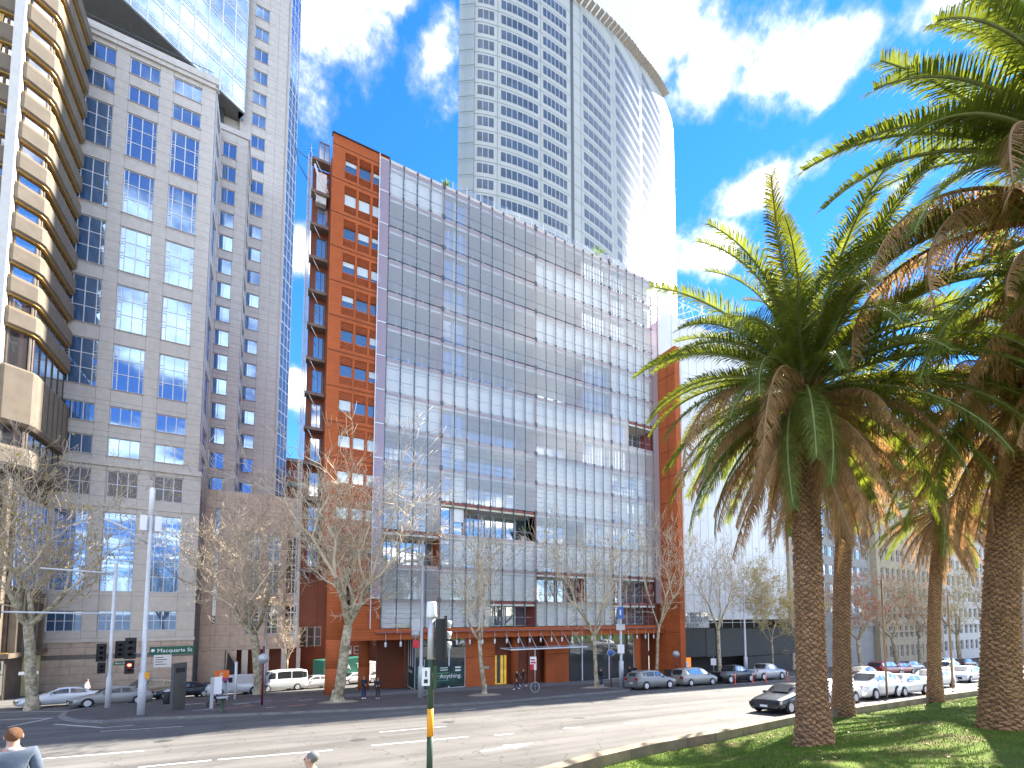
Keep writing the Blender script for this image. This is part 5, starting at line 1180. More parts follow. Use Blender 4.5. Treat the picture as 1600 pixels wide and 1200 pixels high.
palm_px('thick-trunked date palm at the right edge with long dead fronds', 1568, 1138, 1604, 600, 38, 4, ngreen=60, ndead=60, scale=1.1, extra=DL((150, 15), (165, 25), (180, 15), (195, 25), (210, 15), (225, 5), (240, 15), (255, 25), (135, 15), (270, 5)))
palm_px('date palm whose green fronds arch over the upper right corner', 1790, 1205, 1745, 345, 36, 5, ngreen=34, ndead=40, scale=1.25, extra=((150, 42, 1.4, 'green'), (155, 42, 1.3, 'green'), (172, 28, 1.35, 'green'), (182, 14, 1.25, 'green'), (140, 28, 1.2, 'green'), (160, 28, 1.4, 'green'), (166, 42, 1.35, 'green'), (176, 42, 1.35, 'green'), (188, 28, 1.35, 'green'), (196, 42, 1.3, 'green'), (148, 14, 1.4, 'green'), (170, 14, 1.4, 'green'), (205, 28, 1.3, 'green'), (158, 56, 1.3, 'green')) + tuple((a, e, 1.25, 'deadlong') for a, e in ((150, 25), (162, 15), (172, 25), (184, 15), (196, 25), (140, 15))))
# fallen fronds and leaves on the turf
rr = random.Random(77); lf = MB()
for _ in range(700):
    X = 8 + 28 * rr.random(); Y = ykerb(X) - .6 - 9 * rr.random(); z = lz(X, Y) + .03; a = rr.uniform(0, 6.28); s_ = rr.uniform(.03, .08); c_, d_ = math.cos(a) * s_, math.sin(a) * s_
    lf.add([(X - c_, Y - d_, z), (X + d_ * .5, Y - c_ * .5, z + .01), (X + c_, Y + d_, z + .02), (X - d_ * .5, Y + c_ * .5, z + .01)], ((0, 1, 2, 3),))
tag(lf.build('fallen_leaves', leaf_t, kind='stuff'), 'dry brown leaves scattered over the lawn', 'leaves')
print('PALMS', PALMS, 'TREES', TREES)
# ================================================================== VEHICLES
def paintm(name, col, metal=.2, rough=.28):
    m = pm(name, col, rough=rough, var=.04, scale=3, metal=metal); b = m.node_tree.nodes['Principled BSDF']; b.inputs['Coat Weight'].default_value = .6; b.inputs['Coat Roughness'].default_value = .05; return m
carglass = glassmat('car_glass', (.012, .014, .016), .05); tyrem = pm('tyre_rubber', (.02, .02, .02), rough=.85); rimm = pm('alloy_rim', (.6, .61, .62), rough=.35, metal=.25); blackp = pm('black_plastic', (.02, .02, .022), rough=.6)
headm = pm('headlamp_lens', (.75, .78, .8), rough=.1, metal=.3); tailm = pm('tail_lamp', (.35, .01, .01), rough=.25); platey = pm('plate_yellow', (.75, .62, .05), rough=.5); platew = pm('plate_white', (.75, .75, .75), rough=.5)
# x stations from nose (0) to tail (1): (x, belt height, roof height, roof half width factor)
TYPES = {
 'sedan': dict(L=4.85, W=1.84, st=[(0, .50, .56, .8), (.025, .62, .70, .85), (.12, .74, .80, .88), (.30, .90, .95, .86), (.45, .94, 1.40, .70), (.58, .95, 1.46, .70), (.72, .96, 1.40, .69), (.87, 1.0, 1.06, .80), (.975, .98, 1.03, .86), (1, .70, .75, .86)], wind=((3, 4),), rear=((6, 7),), side=((3.35, 4.9), (5.05, 6.5)), wh=(.18, .80), wr=.33),
 'suv': dict(L=4.65, W=1.86, st=[(0, .60, .66, .82), (.03, .80, .90, .88), (.13, .95, 1.02, .9), (.27, 1.06, 1.12, .86), (.41, 1.08, 1.62, .72), (.56, 1.1, 1.70, .73), (.78, 1.12, 1.68, .72), (.94, 1.14, 1.52, .72), (.985, 1.05, 1.15, .88), (1, .72, .80, .88)], wind=((3, 4),), rear=((7, 8),), side=((3.4, 4.9), (5.05, 5.95), (6.1, 6.8)), wh=(.19, .80), wr=.36),
 'mpv': dict(L=4.8, W=1.82, st=[(0, .55, .62, .82), (.03, .75, .85, .88), (.10, .90, .98, .88), (.20, 1.0, 1.08, .84), (.38, 1.05, 1.66, .74), (.55, 1.06, 1.76, .75), (.80, 1.08, 1.74, .75), (.955, 1.1, 1.60, .76), (.985, .95, 1.05, .9), (1, .7, .78, .9)], wind=((3, 4),), rear=((7, 8),), side=((3.45, 4.9), (5.05, 5.95), (6.1, 6.9)), wh=(.18, .80), wr=.33),
 'minibus': dict(L=5.3, W=1.9, st=[(0, .60, .70, .86), (.02, .95, 1.05, .9), (.08, 1.1, 1.2, .88), (.12, 1.15, 1.25, .86), (.24, 1.2, 2.08, .78), (.5, 1.2, 2.26, .8), (.85, 1.2, 2.26, .8), (.975, 1.2, 2.12, .8), (.992, 1.1, 1.25, .92), (1, .6, .8, .92)], wind=((3, 4),), rear=((7, 8),), side=((3.6, 4.35), (4.5, 5.4), (5.45, 6.2), (6.25, 6.95)), wh=(.17, .76), wr=.34),
 'van': dict(L=5.0, W=1.9, st=[(0, .58, .66, .84), (.02, .85, .95, .9), (.11, 1.02, 1.12, .9), (.17, 1.08, 1.18, .86), (.30, 1.15, 1.80, .78), (.5, 1.16, 1.92, .8), (.85, 1.16, 1.92, .8), (.975, 1.16, 1.82, .8), (.992, 1.1, 1.25, .92), (1, .6, .8, .92)], wind=((3, 4),), rear=((7, 8),), side=((3.5, 4.45),), wh=(.17, .78), wr=.34),
 'pickup': dict(L=5.3, W=1.9, st=[(0, .70, .78, .84), (.02, .95, 1.05, .9), (.12, 1.06, 1.14, .9), (.24, 1.12, 1.18, .86), (.35, 1.16, 1.74, .72), (.46, 1.17, 1.82, .73), (.60, 1.18, 1.78, .72), (.635, 1.18, 1.22, .9), (.985, 1.16, 1.18, .93), (1, .75, .80, .93)], wind=((3, 4),), rear=((6, 7),), side=((3.4, 4.8), (4.95, 5.9)), wh=(.18, .79), wr=.40),
 'hatch': dict(L=4.2, W=1.76, st=[(0, .50, .57, .8), (.03, .68, .76, .86), (.12, .80, .87, .88), (.27, .92, .98, .86), (.43, .95, 1.42, .70), (.58, .96, 1.48, .71), (.78, .98, 1.44, .70), (.93, 1.02, 1.22, .74), (.98, .9, 1.0, .86), (1, .65, .72, .86)], wind=((3, 4),), rear=((6, 7),), side=((3.4, 4.9), (5.05, 6.1)), wh=(.18, .80), wr=.31),
}
_CM = {}
def car_meshes(ty):
    if ty in _CM: return _CM[ty]
    T = TYPES[ty]; L_, W = T['L'], T['W'] / 2; st = T['st']; zs = .2
    def taper(x): return 1 - .10 * max(0, (.12 - x) / .12) ** 1.6 - .08 * max(0, (x - .88) / .12) ** 1.6
    def sec(s):
        i = min(int(s), len(st) - 2); t = s - i; a, c = st[i], st[i + 1]; x, zb, zr, wf = [a[k] + (c[k] - a[k]) * t for k in range(4)]
        w = W * taper(x); X = L_ / 2 - x * L_; gh = zr - zb > .3
        sk = zs + (.10 if x < .01 or x > .99 else 0)
        pts = [(0, sk), (w * .82, sk), (w * .96, sk + .10), (w, sk + .32), (w * .985, zb - .10), (w * .955, zb), (w * (.92 if gh else .9), zb + .015), (w * (wf + .05 if gh else wf), zb + (zr - zb) * .86), (w * (wf - .08 if gh else wf * .6), zr), (0, zr + .015)]
        return [Vector((X, y, z)) for y, z in pts]
    ss = []
    for i in range(len(st) - 1): ss += [i, i + .34, i + .67]
    ss.append(len(st) - 1); rings = [sec(s) for s in ss]; k = 10; m = MB()
    # smooth the station profile a little so that lines flow
    for sg in (1, -1):
        vs = [Vector((p.x, p.y * sg, p.z)) for r_ in rings for p in r_]
        fs = [(j * k + i, j * k + i + 1, (j + 1) * k + i + 1, (j + 1) * k + i) for j in range(len(rings) - 1) for i in range(k - 1)]
        if sg > 0: fs = [f[::-1] for f in fs]
        m.add(vs, fs, 0, True); e = len(rings) - 1
        m.add([vs[i] for i in range(k)], [tuple(range(k)) if sg > 0 else tuple(range(k - 1, -1, -1))]); m.add([vs[e * k + i] for i in range(k)], [tuple(range(k - 1, -1, -1)) if sg > 0 else tuple(range(k))])
    out = {'body': m}
    def gl(s0, s1, i0, i1, both=True, off=.012, sgs=(1, -1)):
        mm = MB(); n = max(1, int(math.ceil(s1 - s0)) * 2)
        for sg in sgs:
            A = [sec(s0 + (s1 - s0) * q / n) for q in range(n + 1)]
            for q in range(n):
                a, b_, c, d = A[q][i0], A[q + 1][i0], A[q + 1][i1], A[q][i1]; nn = Vector((0, 1, .35)) * off
                lo, hi = .1, .92
                P = [a.lerp(d, lo), b_.lerp(c, lo), b_.lerp(c, hi), a.lerp(d, hi)]; P = [Vector((p.x, (p.y + nn.y) * sg, p.z + nn.z * .3)) for p in P]; mm.add(P, ((0, 1, 2, 3),) if sg < 0 else ((3, 2, 1, 0),))
        return mm
    for nm, (s0, s1) in (('windscreen', T['wind'][0]), ('rear_window', T['rear'][0])):
        mm = MB(); A, B = sec(s0 + .12), sec(s1 - .06); mid = sec((s0 + s1) / 2)
        P = []
        for S in (A, mid, B): P += [Vector((S[8].x, y * S[8].y * .98, S[8].z + .02)) for y in (-1, -.5, .5, 1)]
        # bow the glass up towards the middle
        for q, p in enumerate(P):
            if q % 4 in (1, 2): p.z += .012
        up = Vector((.015 if nm == 'windscreen' else -.015, 0, .012)); P = [p + up for p in P]
        mm.add(P, [(r_ * 4 + q, r_ * 4 + q + 1, r_ * 4 + 5 + q, r_ * 4 + 4 + q) for r_ in range(2) for q in range(3)]); out[nm] = mm
    out['sides'] = [gl(a, c, 6, 7, sgs=(sg,)) for (a, c) in T['side'] for sg in (1, -1)]
    w = T['wr']; t = MB(); t.lathe([(w * .62, -.10), (w * .94, -.11), (w, -.07), (w, .07), (w * .94, .11), (w * .62, .10)], 20); ri = MB(); ri.lathe([(w * .66, .09), (w * .66, .115), (w * .58, .105), (w * .2, .102), (w * .12, .118), (.02, .12)], 20)
    for q in range(5): a = q * 1.2566; ri.obox((math.cos(a + .3) * w * .22, math.sin(a + .3) * w * .22, .103), (math.cos(a + .3) * w * .3, math.sin(a + .3) * w * .3, 0), (-math.sin(a + .3) * w * .16, math.cos(a + .3) * w * .16, 0), (0, 0, .008))
    out['tyre'], out['rim'] = t, ri
    ar = MB(); n = 14; a0 = [Vector((math.cos(math.pi * q / n) * w * 1.18, 0, math.sin(math.pi * q / n) * w * 1.18 + w * .98)) for q in range(n + 1)]; ar.add([Vector((w * 1.18, 0, .18))] + a0 + [Vector((-w * 1.18, 0, .18))], [tuple(range(n + 3))]); out['arch'] = ar
    A = sec(1.2); out['hl'] = (A[5].x, A[5].y, A[5].z); B = sec(len(st) - 2.1); out['tl'] = (B[5].x, B[5].y, B[5].z)
    res = {k_: (v if k_ in ('hl', 'tl') else ([q.mesh('side_window', carglass) for q in v] if k_ == 'sides' else v)) for k_, v in out.items()}
    for nm, mt in (('windscreen', carglass), ('rear_window', carglass), ('tyre', tyrem), ('rim', rimm), ('arch', blackp)): res[nm] = out[nm].mesh({'arch': 'wheel_arch'}.get(nm, nm), mt)
    res['bodymb'] = out['body']; res['paint'] = {}
    _CM[ty] = res; return res
def car(name, label, cat, ty, col, p, head, group, plate=platew, metal=.2, roofbits=None):
    """head: direction (x, y) the car faces; p: centre point on the ground"""
    M = car_meshes(ty); T_ = TYPES[ty]; rz = math.atan2(head[1], head[0]); o = thing(name, label, cat, p, rz, group)
    # lie on the slope
    hd = Vector((head[0], head[1], 0)).normalized(); sl_ = Vector((-.0244, -.085, 0)); pitch = -math.atan(sl_.dot(hd)); roll = math.atan(sl_.dot(Vector((-hd.y, hd.x, 0)))); o.rotation_euler = (roll, pitch, rz)
    pn = 'paint_%02d%02d%02d' % tuple(int(c * 99) for c in col)
    if pn not in M['paint']: M['paint'][pn] = M['bodymb'].mesh('body', paintm(pn, col, metal) if pn not in MATS else MATS[pn])
    link('body', M['paint'][pn], o)
    for nm in ('windscreen', 'rear_window'): link(nm, M[nm], o)
    for me in M['sides']: link('side_window', me, o)
    L_, W = T_['L'], T_['W'] / 2; w = T_['wr']
    for xf in T_['wh']:
        for sg in (1, -1):
            X = L_ / 2 - xf * L_; ty_ = link('wheel', M['tyre'], o, (X, sg * (W - .075), w), (R(-90) * sg, 0, 0)); link('rim', M['rim'], ty_)
            link('wheel_arch', M['arch'], o, (X, sg * (W + .004), 0))
    hx, hy, hz = M['hl']; tx, tyy, tz = M['tl']
    for sg in (1, -1):
        m = MB(); m.obox((hx + .02, sg * (hy - .32), hz - .13), (.14, 0, -.02), (0, sg * .34, 0), (-.06, 0, .13)); m.build('headlight', headm, o)
        m = MB(); m.obox((tx - .16, sg * (tyy - .30), tz - .2), (.12, 0, 0), (0, sg * .32, 0), (0, 0, .2)); m.build('tail_light', tailm, o)
        m = MB(); q = T_['st'][3]; X = L_ / 2 - (q[0] + .06) * L_; m.obox((X, sg * W * .95, q[1] + .02), (-.12, 0, 0), (0, sg * .2, 0), (0, 0, .13)); m.build('mirror', MATS[pn], o)
    m = MB(); m.box(L_ / 2 - .02, L_ / 2 + .015, -.5, .5, .34, .56); m.build('grille', blackp, o)
    m = MB(); m.box(L_ / 2 + .016, L_ / 2 + .03, -.2, .2, .36, .47); m.build('number_plate', plate, o)
    m = MB(); m.box(-L_ / 2 - .03, -L_ / 2 - .004, -.2, .2, .55, .67); m.build('number_plate', plate, o)
    return o
sideh = (-.905, -.425)
def cpos(x, y, head, ty, off=0):     # the pixel marks the near lower edge of the car: step in by half its width
    p = onG(x, y, off); n_ = Vector((p.x, p.y, 0)).normalized(); hd = Vector((*head, 0)).normalized(); s = Vector((-hd.y, hd.x, 0)); s = s if s.dot(n_) > 0 else -s
    q = p + s * TYPES[ty]['W'] / 2; q.z = gz(q.x, q.y) + off; return q
g1 = 'cars queuing in the side street'; g2 = 'cars parked along the far kerb'; g3 = 'cars beside the lawn'; g4 = 'cars far down the street'
white = (.78, .79, .80); silver = (.32, .32, .31); black = (.012, .013, .016)
for (nm, lab, cat, ty, col, x, y, hd, grp, pl) in (
 ('parked_car', 'white sedan with a yellow number plate, leftmost in the side street', 'car', 'sedan', white, 96, 1104, sideh, g1, platey),
 ('parked_car', 'silver sedan just behind the white traffic mast', 'car', 'sedan', silver, 178, 1103, sideh, g1, platew),
 ('parked_car', 'dark grey four-wheel drive behind the tall lamp post', 'car', 'suv', (.07, .065, .06), 228, 1091, sideh, g1, platew),
 ('parked_car', 'dark blue sedan behind the information pylon', 'car', 'sedan', (.015, .02, .035), 290, 1091, sideh, g1, platew),
 ('delivery_van', 'white delivery van behind the broad bare tree trunk', 'van', 'van', white, 372, 1086, sideh, g1, platew),
 ('minibus', 'white minibus with dark windows and a yellow number plate', 'minibus', 'minibus', (.72, .74, .73), 444, 1080, sideh, g1, platey),
 ('parked_car', 'white sedan right of the minibus by the orange pier', 'car', 'sedan', white, 496, 1075.5, sideh, g1, platew),
 ('parked_car', 'white car seen under the orange building between its piers', 'car', 'hatch', white, 557, 1069.5, sideh, g1, platew),
 ('parked_car', 'second white car seen under the orange building, further right', 'car', 'sedan', white, 597, 1066.5, sideh, g1, platew),
 ('parked_car', 'silver crossover parked in front of the terracotta end wall', 'car', 'suv', (.2, .205, .205), 1029, 1077, (1, 0), g2, platew),
 ('parked_car', 'pale silver people carrier with a yellow rear plate', 'car', 'mpv', (.30, .295, .28), 1097, 1071.5, (1, 0), g2, platey),
 ('pickup_truck', 'black pickup truck behind the orange bollards', 'pickup', 'pickup', black, 1158, 1067, (1, 0), g2, platew),
 ('pickup_truck', 'silver pickup truck in front of the roller door', 'pickup', 'pickup', (.40, .41, .42), 1208, 1062.5, (1, 0), g2, platew),
 ('parked_car', 'low black sedan half hidden by the nearest palm trunk', 'car', 'sedan', black, 1262, 1112, (-1, -.05), g3, platew),
 ('parked_car', 'white sedan between the two nearest palm trunks', 'car', 'sedan', white, 1318, 1101, (-1, 0), g3, platew),
 ('parked_car', 'white four-wheel drive beside the lawn right of the mossy palm', 'car', 'suv', white, 1388, 1092, (-1, 0), g3, platew),
 ('parked_car', 'white sedan partly hidden by the slim palm trunk', 'car', 'sedan', (.7, .71, .72), 1432, 1087, (-1, 0), g3, platew),
 ('parked_car', 'grey sedan driving away in front of the red van', 'car', 'sedan', (.13, .125, .11), 1368, 1063.5, (1, 0), g4, platew),
 ('red_van', 'dark red van parked in front of the cream stone building', 'van', 'mpv', (.22, .012, .02), 1398, 1056, (1, 0), g4, platew),
 ('parked_car', 'faded red hatchback just right of the dark red van', 'car', 'hatch', (.36, .08, .07), 1419, 1054, (1, 0), g4, platew),
 ('parked_car', 'silver hatchback parked right of the red cars', 'car', 'hatch', (.4, .41, .4), 1436, 1050, (1, 0), g4, platew),
 ('parked_car', 'silver people carrier far down the street right of the slim palm', 'car', 'mpv', (.5, .5, .5), 1492, 1046, (1, 0), g4, platew),
 ('parked_car', 'dark car farthest along the far kerb', 'car', 'sedan', (.05, .055, .06), 1520, 1044, (1, 0), g4, platew),
 ('parked_car', 'white sedan in the sunlit lane right of the slim palm', 'car', 'sedan', white, 1478, 1075, (-1, 0), g3, platew),
 ('parked_car', 'white hatchback near the thin pole by the rightmost trunk', 'car', 'hatch', white, 1528, 1066, (-1, 0), g3, platew),
 ('pickup_truck', 'cream pickup truck in the far lane near the right-hand trunk', 'pickup', 'pickup', (.6, .55, .42), 1500, 1060, (-1, 0), g4, platew)):
    car(nm, lab, cat, ty, col, cpos(x, y, hd, ty), hd, grp, pl)
# dark green truck body beyond the side street
p = onG(533, 1069); p.z = gz(p.x, p.y); tk = thing('truck', 'dark green box truck with white lettering behind the white sedan', 'truck', p, math.atan2(-sideh[1], -sideh[0]))
m = MB(); m.box(-3.2, 3.2, -1.2, 1.2, .95, 3.3); m.build('box_body', pm('truck_green', (.012, .13, .09), rough=.5), tk)
m = MB(); m.prism([(3.3, -1.1), (5.0, -1.1), (5.1, -.9), (5.1, .9), (5.0, 1.1), (3.3, 1.1)], .5, 2.5); m.build('cab', pm('truck_cab_white', (.7, .7, .7), rough=.4), tk)
for x in (-2.2, 4.1):
    for s in (1, -1): m = MB(); m.lathe([(.2, -.13), (.45, -.13), (.48, 0), (.45, .13), (.2, .13)], 16); o = m.build('wheel', tyrem, tk); o.location = (x, s * 1.0, .48); o.rotation_euler = (R(90), 0, 0)
text_part('TURA', .95, pm('truck_letter_white', (.8, .8, .8)), tk, (-1.9, -1.21, 1.9), (R(90), 0, 0)); text_part('To', .95, MATS['truck_letter_white'], tk, (1.3, -1.21, 2.0), (R(90), 0, 0))
# ================================================================== STREET FURNITURE
galv = pm('galvanised_pole', (.46, .47, .48), rough=.45, var=.12, scale=2, metal=.3); whitepole = pm('pale_grey_pole', (.60, .61, .62), rough=.5, var=.08, scale=2); dgreen = pm('pole_green', (.035, .07, .035), rough=.6, var=.15); orangeb = pm('band_orange', (.85, .36, .01), rough=.6)
sigblk = pm('signal_black', (.012, .013, .014), rough=.55); redl = pm('signal_red_lit', (.5, .01, .01), emit=(1, .05, .03), estr=2.5); lensd = pm('signal_lens_dark', (.04, .01, .01), rough=.2); signg = pm('sign_green', (.01, .085, .04), rough=.5); signw = pm('sign_face_white', (.78, .78, .78), rough=.5, var=.03); signr = pm('sign_face_red', (.55, .02, .03), rough=.5); signb = pm('sign_blue', (.04, .12, .4), rough=.5)
maroon = pm('pole_maroon', (.14, .012, .03), rough=.5); orangep = pm('bollard_orange', (.85, .09, .02), rough=.5); ink = pm('ink_black', (.02, .02, .02))
LK = lambda p: math.atan2(-p.y, -p.x) + R(90)      # heading that turns the local -Y face to the camera
def at_px(x, y, off=KH): return onG(x, y, off)
def hz(p, x, y):     # local height of a pixel above the foot p
    f = p.x * math.sin(HEAD) + p.y * math.cos(HEAD); return atF(x, y, f).z - p.z
def lx(p, dx): return dx / mpp(p)
def lantern(parent, x, z, n=3, rz=0, lit=None, name='signal_lantern', y=-.15, s=1.0):
    h = .36 * n * s; m = MB(); m.box(x - .17 * s, x + .17 * s, y - .12, y + .12, z, z + h); m.box(x - .27 * s, x + .27 * s, y + .12, y + .135, z - .1, z + h + .1); L_ = m.build(name, sigblk, parent)
    for i in range(n):
        c = z + h - .18 * s - i * .36 * s; v = MB(); v.lathe([(.10, 0), (.10, .02)], 14); o = v.build('signal_lens', redl if lit == i else lensd, L_); o.location = (x, y - .121, c); o.rotation_euler = (R(90), 0, 0)
        v = MB(); a = [(x + math.cos(t) * .13 * s, y - .12, c + math.sin(t) * .13 * s) for t in [R(-20 + 22 * q) for q in range(11)]]; b2 = [(q[0], y - .34, q[2] - .02) for q in a]; k = len(a); v.add(a + b2, [(j, j + 1, k + j + 1, k + j) for j in range(k - 1)]); v.build('signal_visor', sigblk, L_)
    return L_
# tall lamp post with phone antennas
p = at_px(220, 1117); h = hz(p, 231, 768); T = thing('lamp_post', 'tall pale lamp post with antenna panels near the top, on the left corner', 'lamp post', p, LK(p))
m = MB(); m.lathe([(.2, -.1), (.2, hz(p, 222, 1052)), (.14, hz(p, 222, 1050)), (.11, h * .72), (.09, h)], 14); m.build('pole', whitepole, T)
m = MB(); zb = hz(p, 228, 850); m.tube([(-.1, 0, zb), (-1.2, 0, zb + .8)], .05, 6); arm = m.build('lamp_arm', galv, T); m = MB(); m.add([(-1.1, -.14, zb + .75), (-1.1, .14, zb + .75), (-2.2, .1, zb + 1.25), (-2.2, -.1, zb + 1.25), (-1.1, -.12, zb + .9), (-1.1, .12, zb + .9), (-2.15, .08, zb + 1.36), (-2.15, -.08, zb + 1.36)], ((0, 1, 2, 3), (7, 6, 5, 4), (0, 4, 5, 1), (1, 5, 6, 2), (2, 6, 7, 3), (3, 7, 4, 0))); m.build('lamp_head', galv, arm)
za = hz(p, 231, 815)
for i, (dx, dy) in enumerate(((-.36, -.1), (.36, -.1), (-.2, .3), (.25, .3))): m = MB(); m.box(dx - .17, dx + .17, dy - .1, dy + .1, za - .6, za + .35); m.build('antenna_panel', signw, T)
m = MB(); m.lathe([(.15, za + .4), (.15, h + .1), (.08, h + .25)], 12); m.build('antenna_cap', signw, T)
s = MB(); zs_ = hz(p, 250, 1024); s.box(.25, 2.5, -.03, .01, zs_, zs_ + .5); sg = s.build('street_name_sign', signg, T); text_part('Macquarie St', .34, signw, sg, (.62, -.035, zs_ + .14), (R(90), 0, 0)); m = MB(); m.lathe([(.1, 0), (.1, .004)], 10); o = m.build('sign_crest', signw, sg); o.location = (.42, -.034, zs_ + .26); o.rotation_euler = (R(90), 0, 0)
lantern(T, -.65, hz(p, 205, 1026), 3); lantern(T, -.65, hz(p, 205, 1049), 2, lit=0, name='pedestrian_lantern', s=.85)
m = MB(); m.tube([(-.5, -.1, hz(p, 205, 1020)), (0, 0, hz(p, 205, 1020))], .03, 5); m.tube([(-.5, -.1, hz(p, 205, 1044)), (0, 0, hz(p, 205, 1044))], .03, 5); m.build('bracket', galv, T)
m = MB(); m.box(.1, .3, -.22, -.12, hz(p, 226, 1060), hz(p, 226, 1050)); m.build('push_button', orangeb, T)
# signal mast with long arms
p = at_px(168, 1106); h = hz(p, 176, 880); T = thing('signal_mast', 'white traffic signal mast with long arms reaching left', 'traffic light', p, LK(p))
m = MB(); m.lathe([(.16, -.1), (.16, hz(p, 169, 1060)), (.11, hz(p, 169, 1056)), (.085, h)], 14); m.build('pole', whitepole, T)
for y, dx in ((955, -134), (892, -82)):
    z = hz(p, 172, y + 1); m = MB(); m.tube([(0, 0, z - .15), (lx(p, dx), 0, z)], [.08, .05], 8); m.build('mast_arm', whitepole, T)
z = hz(p, 50, 966); m = MB(); x = lx(p, -124); m.box(x - .35, x + .35, -.1, .1, z, z + .9); bx_ = m.build('sign_box', pm('sign_box_navy', (.02, .03, .06), rough=.5), T); m = MB(); m.box(x - .45, x - .36, -.1, .1, z, z + .95); m.build('sign_box_edge', signw, bx_)
lantern(T, -.5, hz(p, 160, 1031), 3); lantern(T, -.45, hz(p, 160, 1049), 2, name='pedestrian_lantern', s=.8); lantern(T, .5, hz(p, 180, 1028), 3, y=.4)
m = MB(); z = hz(p, 185, 1040); m.box(.2, .9, -.02, .0, z, z + .28); sg = m.build('street_name_sign', signg, T); text_part('Bent St', .18, signw, sg, (.28, -.025, z + .08), (R(90), 0, 0))
# the near traffic signal
p = onG(671, 1216, 0); T = thing('traffic_signal', 'near traffic signal post with green base and orange band, seen from behind', 'traffic light', p, LK(p))
Z = lambda y: hz(p, 673, y); m = MB(); m.lathe([(.085, -.05), (.085, Z(1150))], 14); m.build('lower_post', dgreen, T); m = MB(); m.lathe([(.088, Z(1150)), (.088, Z(1107))], 14); m.build('orange_band', orangeb, T); m = MB(); m.lathe([(.085, Z(1107)), (.085, Z(1030))], 14); m.build('upper_post', dgreen, T)
m = MB(); m.lathe([(.10, Z(1030)), (.10, Z(965))], 14); m.build('grey_post', galv, T); m = MB(); m.lathe([(.13, Z(965)), (.14, Z(961)), (.13, Z(942)), (.11, Z(940))], 14); m.build('cap', signw, T)
m = MB(); m.box(.12, .38, -.2, .16, Z(1030), Z(967)); bl = m.build('signal_lantern', sigblk, T); m = MB(); m.box(.36, .42, -.34, .34, Z(1033), Z(962)); m.build('target_board', sigblk, bl)
for y in (975, 992, 1008): m = MB(); m.tube([(.42, 0, Z(y)), (.55, 0, Z(y) - .02)], .1, 10); m.build('signal_visor', signw, bl)
for y in (963, 1029): m = MB(); m.tube([(.0, 0, Z(y)), (.15, 0, Z(y))], .025, 6); m.build('bracket', galv, bl)
m = MB(); m.box(-.24, -.02, -.16, -.10, Z(1070), Z(1042)); pb = m.build('pedestrian_sign', signw, T); m = MB(); m.box(-.16, -.10, -.17, -.161, Z(1056), Z(1046)); m.lathe([(.05, 0), (.05, .006)], 12, (0, 0, 0)); m.build('sign_figure', ink, pb) if False else None
m = MB(); m.box(-.15, -.11, -.17, -.162, Z(1056), Z(1047)); m.box(-.18, -.08, -.17, -.162, Z(1066), Z(1060)); m.build('sign_figure', ink, pb)
m = MB(); m.box(.06, .16, -.08, .08, Z(1075), Z(1040)); m.build('push_button_box', dgreen, T)
# lamp posts along the far footpath
for (x, y, top, lab, wd) in ((657, 1090, 845, 'slim grey lamp post left of the near traffic signal', .13), (971, 1074, 880, 'slim grey lamp post with a blue parking sign right of the canopy', .13), (1166, 1062, 900, 'slim grey lamp post behind the black pickup', .12), (413, 1082, 905, 'slim grey lamp post beside the broad bare tree', .07)):
    p = at_px(x, y) if x < 1000 else Vector((onY(x, y, 36).x, 36, gz(50, 36) + KH)); h = hz(p, x, top); T = thing('lamp_post', lab, 'lamp post', p, LK(p), 'slim lamp posts on the far footpath'); m = MB(); m.lathe([(wd * 1.7, -.1), (wd * 1.7, 2.4), (wd, 2.5), (wd * .7, h)], 12); m.build('pole', galv, T)
    if x == 971:
        for z0, z1, mt, w_ in ((7.1, 8.3, signb, .28), (5.9, 6.5, galv, .4), (3.5, 4.4, signw, .3)): z0, z1 = z0 * .9, z1 * .9; m = MB(); m.box(-w_, w_, -.2, -.16, z0, z1); m.build('sign_plate', mt, T)
        m = MB(); m.box(-.06, .06, -.215, -.205, 6.7, 7.2); m.build('sign_letter', signw, T)
    if x == 657:
        m = MB(); m.box(-.75, -.1, -.1, -.05, 5.2, 6.2); m.build('sign_plate', galv, T); m = MB(); m.box(-.65, -.15, -.1, -.05, 3.9, 4.5); m.build('red_plate', signr, T); m = MB(); m.lathe([(.32, 0), (.32, .03)], 16); o = m.build('round_plate', galv, T); o.location = (-.45, -.1, 5.0); o.rotation_euler = (R(90), 0, 0)
# small sign posts
def signpost(x, y, top, lab, plates, pole=galv, r=.035, off=KH, ring=False, P=None):
    p = P or at_px(x, y, off); h = hz(p, x, top); T = thing('sign_post', lab, 'sign', p, LK(p)); m = MB(); m.lathe([(r, -.05), (r, h)], 8); m.build('pole', pole, T)
    for (z0, z1, x0, x1, mt, rnd) in plates:
        if rnd:
            m = MB(); m.lathe([(x1, 0), (x1, .04)], 22); o = m.build('round_plate', mt, T); o.location = (0, -.05, z0); o.rotation_euler = (R(90), 0, 0); m = MB(); m.lathe([(x1 * .78, 0), (x1 * .78, .012)], 18); o = m.build('plate_face', signb if rnd == 2 else galv, T); o.location = (0, -.09, z0); o.rotation_euler = (R(90), 0, 0)
        else: m = MB(); m.box(x0, x1, -.06, -.045, z0, z1); m.build('sign_plate', mt, T)
    if ring:
        m = MB(); n = 20; m.tube([(math.cos(2 * math.pi * i / n) * .36, -.06, .5 + math.sin(2 * math.pi * i / n) * .42) for i in range(n + 1)], .025, 6, cap=False); m.build('bicycle_ring', galv, T)
    return T
p = at_px(836, 1083); z1 = hz(p, 833, 1026)
